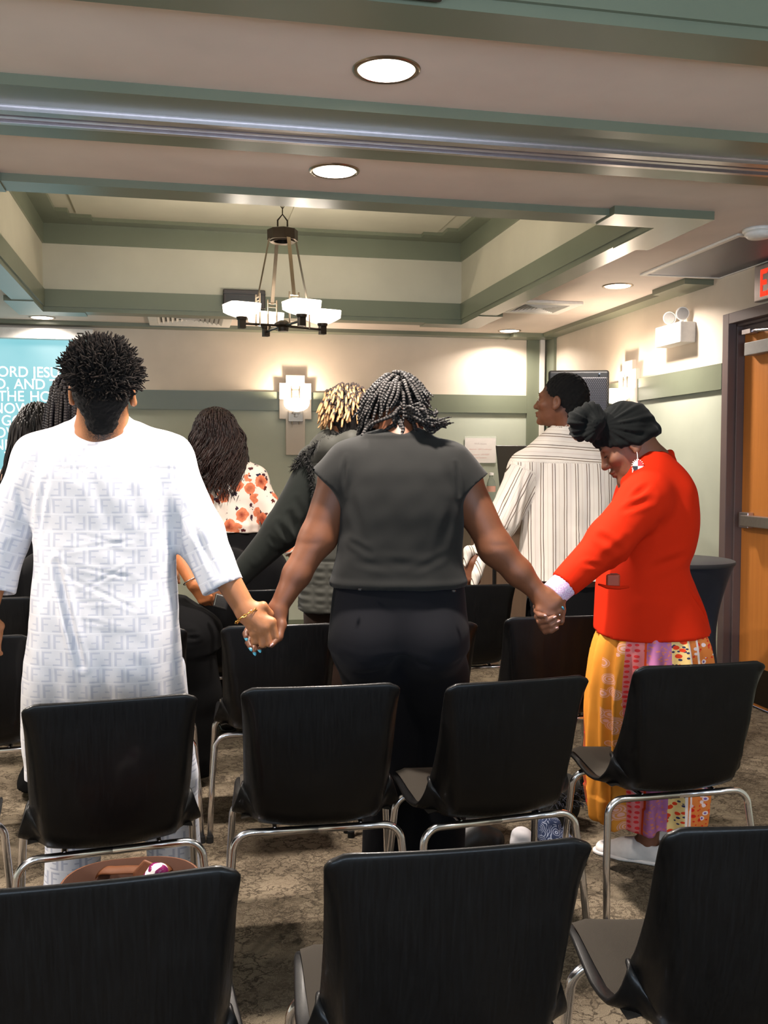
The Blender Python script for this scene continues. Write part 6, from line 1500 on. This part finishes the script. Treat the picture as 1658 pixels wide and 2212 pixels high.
# ------------------------------------------------------------------ things on the floor
t = thing('tote_bag', 'open brown leather tote bag on the floor behind the bottom left chair', 'bag', (-.128, 2.19, 0))
M['tan'] = wood('brown tan leather', (88, 48, 22), (116, 66, 32), 2, .6); M['tan_in'] = simple('brown suede lining', (66, 36, 20), .9)
def bag_shell(r0, r1, z0, z1, th, n=48):
    bm = bmesh.new(); R0 = []
    lv = [(z0, r0, 0), (z0, r0, 1)]
    def ring(z, a, b, lift=0): return [bm.verts.new((a * (abs(math.cos(q)) ** .7) * (1 if math.cos(q) > 0 else -1), b * (abs(math.sin(q)) ** .8) * (1 if math.sin(q) > 0 else -1), z + lift * (abs(math.sin(q)) - .5))) for q in [2 * PI * j / n for j in range(n)]]
    rings = [ring(z0, r0[0], r0[1]), ring(z0 + .02, r0[0] + .01, r0[1] + .008)] + [ring(z0 + (z1 - z0) * k, r0[0] + (r1[0] - r0[0]) * k, r0[1] + (r1[1] - r0[1]) * k, .03 * k) for k in (.35, .7, 1)]
    rings += [ring(z1 + .001, r1[0] - th, r1[1] - th, .03)] + [ring(z0 + (z1 - z0) * k, r0[0] + (r1[0] - r0[0]) * k - th, r0[1] + (r1[1] - r0[1]) * k - th, .03 * k) for k in (.7, .35, .05)]
    for i, (A, B_) in enumerate(zip(rings, rings[1:])):
        for j in range(n): bm.faces.new((A[j], A[(j + 1) % n], B_[(j + 1) % n], B_[j])).material_index = 1 if i > 4 else 0
    bm.faces.new(rings[0][::-1]); bm.faces.new(rings[-1]).material_index = 1
    return bm
obj('bag_body', bag_shell((.135, .06), (.16, .09), 0, .455, .005), [M['tan'], M['tan_in']], t, smooth=True)
for dy in (-1, 1):
    pts = curve_pts([(-.10, dy * .088, .30), (-.10, dy * .094, .43), (-.145, dy * .095, .475), (-.16, dy * .06, .44), (-.15, dy * .04, .36)], 6) if dy < 0 else curve_pts([(-.09, .088, .30), (-.085, .09, .43), (-.03, .06, .455), (.06, .055, .448), (.09, .09, .43), (.09, .088, .30)], 6)
    obj('handle', tube(bmesh.new(), pts, .013, 10, flat=.3), M['tan'], t, smooth=True)
bm = bmesh.new(); prism(bm, [(-.0, .01, .39), (.06, .01, .40), (.06, .015, .475), (.03, .02, .49), (.005, .015, .465)], (0, .01, 0)); obj('inner_flap', bm, M['tan'], t, bevel=.004)
m = NT('white packet film', .25, spec=.5); o = m.obj(); m.col(m.mix(m.ma('GREATER_THAN', m.noise(o, 26, 1), .56), (230, 224, 224), (120, 22, 84))); m.bump(m.noise(o, 50, 3), .6, .006)
t = thing('plastic_packet', 'white plastic packet with purple print sticking out of the tote bag', 'packet', (-.075, 2.17, .36), R(10))
f = Field((-.18, 2.08, .30), (.03, 2.26, .54), .004)
f.chain([(-.105, 2.17, .37), (-.085, 2.165, .43), (-.07, 2.16, .485)], [.036, .036, .022], .02); f.cap((-.10, 2.11, .40), (-.07, 2.11, .48), .03, .02, .01, 'cut')
finish('packet', f, m.m, t, lambda P, N: .004 * waves(P, 90, 3))

def lump(name, label, cat, mat, pts, rs, disp=None, group=None, part='body', h=.006):
    c = np.mean(np.array(pts), 0); t = thing(name, label, cat, (c[0], c[1], 0)); P = np.array(pts); r = max(rs)
    f = Field(P.min(0) - r - .03, P.max(0) + r + .03, h)
    for i in range(len(pts) - 1): f.cap(pts[i], pts[i + 1], rs[i], rs[i + 1], .03)
    f.plane((0, 0, .004), (0, 0, -1)); finish(part, f, mat, t, disp); return t
t = lump('handbag', 'black handbag lying on the carpet under the row of chairs', 'bag', M['black_plastic'], [(.92, 3.16, .05), (1.0, 3.20, .07), (1.07, 3.20, .05)], [.045, .06, .045], lambda P, N: .004 * waves(P, 40, 3), part='bag_body')
obj('strap', tube(bmesh.new(), [Vector(q) - Vector(t.location) for q in curve_pts([(.90, 3.14, .06), (.88, 3.08, .02), (.89, 3.04, .012), (.95, 3.05, .012), (1.0, 3.12, .06)], 6)], .009, 8, flat=.4), M['black_plastic'], t, smooth=True)
m = NT('blue paisley cloth', .85, spec=.2); o = m.obj(); v = m.vor(o, 30); m.col(m.mix(m.ma('MULTIPLY', m.ma('GREATER_THAN', m.ma('SINE', m.ma('MULTIPLY', v, 40)), .55), m.mapr(m.noise(o, 30), .4, .5)), (46, 58, 88), (150, 160, 182)))
lump('paisley_scarf', 'blue paisley scarf heaped on the carpet beside the black handbag', 'scarf', m.m, [(1.24, 3.06, .03), (1.26, 3.12, .11), (1.30, 3.08, .05)], [.045, .04, .045], lambda P, N: .006 * waves(P, 45, 5) + .003 * waves(P, 110, 6), part='cloth')
lump('white_cloth', 'crumpled white cloth tucked between the handbag and the paisley scarf', 'cloth', cloth('white quilted cloth', (206, 204, 208), .9), [(1.12, 3.06, .03), (1.145, 3.09, .09), (1.16, 3.06, .04)], [.03, .035, .03], lambda P, N: .004 * waves(P, 60, 7) + .002 * waves(P, 160, 8), part='cloth')
t = lump('fur_coat', 'black furry coat heaped on the floor left of the white shoe', 'coat', M['black_cloth'], [(1.34, 3.34, .07), (1.40, 3.36, .15), (1.43, 3.40, .07)], [.065, .065, .06], lambda P, N: .008 * waves(P, 40, 9), part='coat_body')
paths, radii = [], []
for i in range(420):
    a, b = rng.uniform(0, 6.28), rng.uniform(.1, 1.4); d = Vector((math.cos(a) * math.cos(b), math.sin(a) * math.cos(b), math.sin(b))); c = Vector((1.34 + .08 * rng.random(), 3.36, .11))
    p = c + d * .066; paths.append([tuple(p), tuple(p + d * .02), tuple(p + d * .03 + Vector((rng.gauss(0, .01), -.006, -.012)))]); radii.append(.0026)
strands('fur', paths, radii, hair_mat('black coat fur', (12, 12, 15), (30, 32, 44), .8), t, n=4, nseg=4)
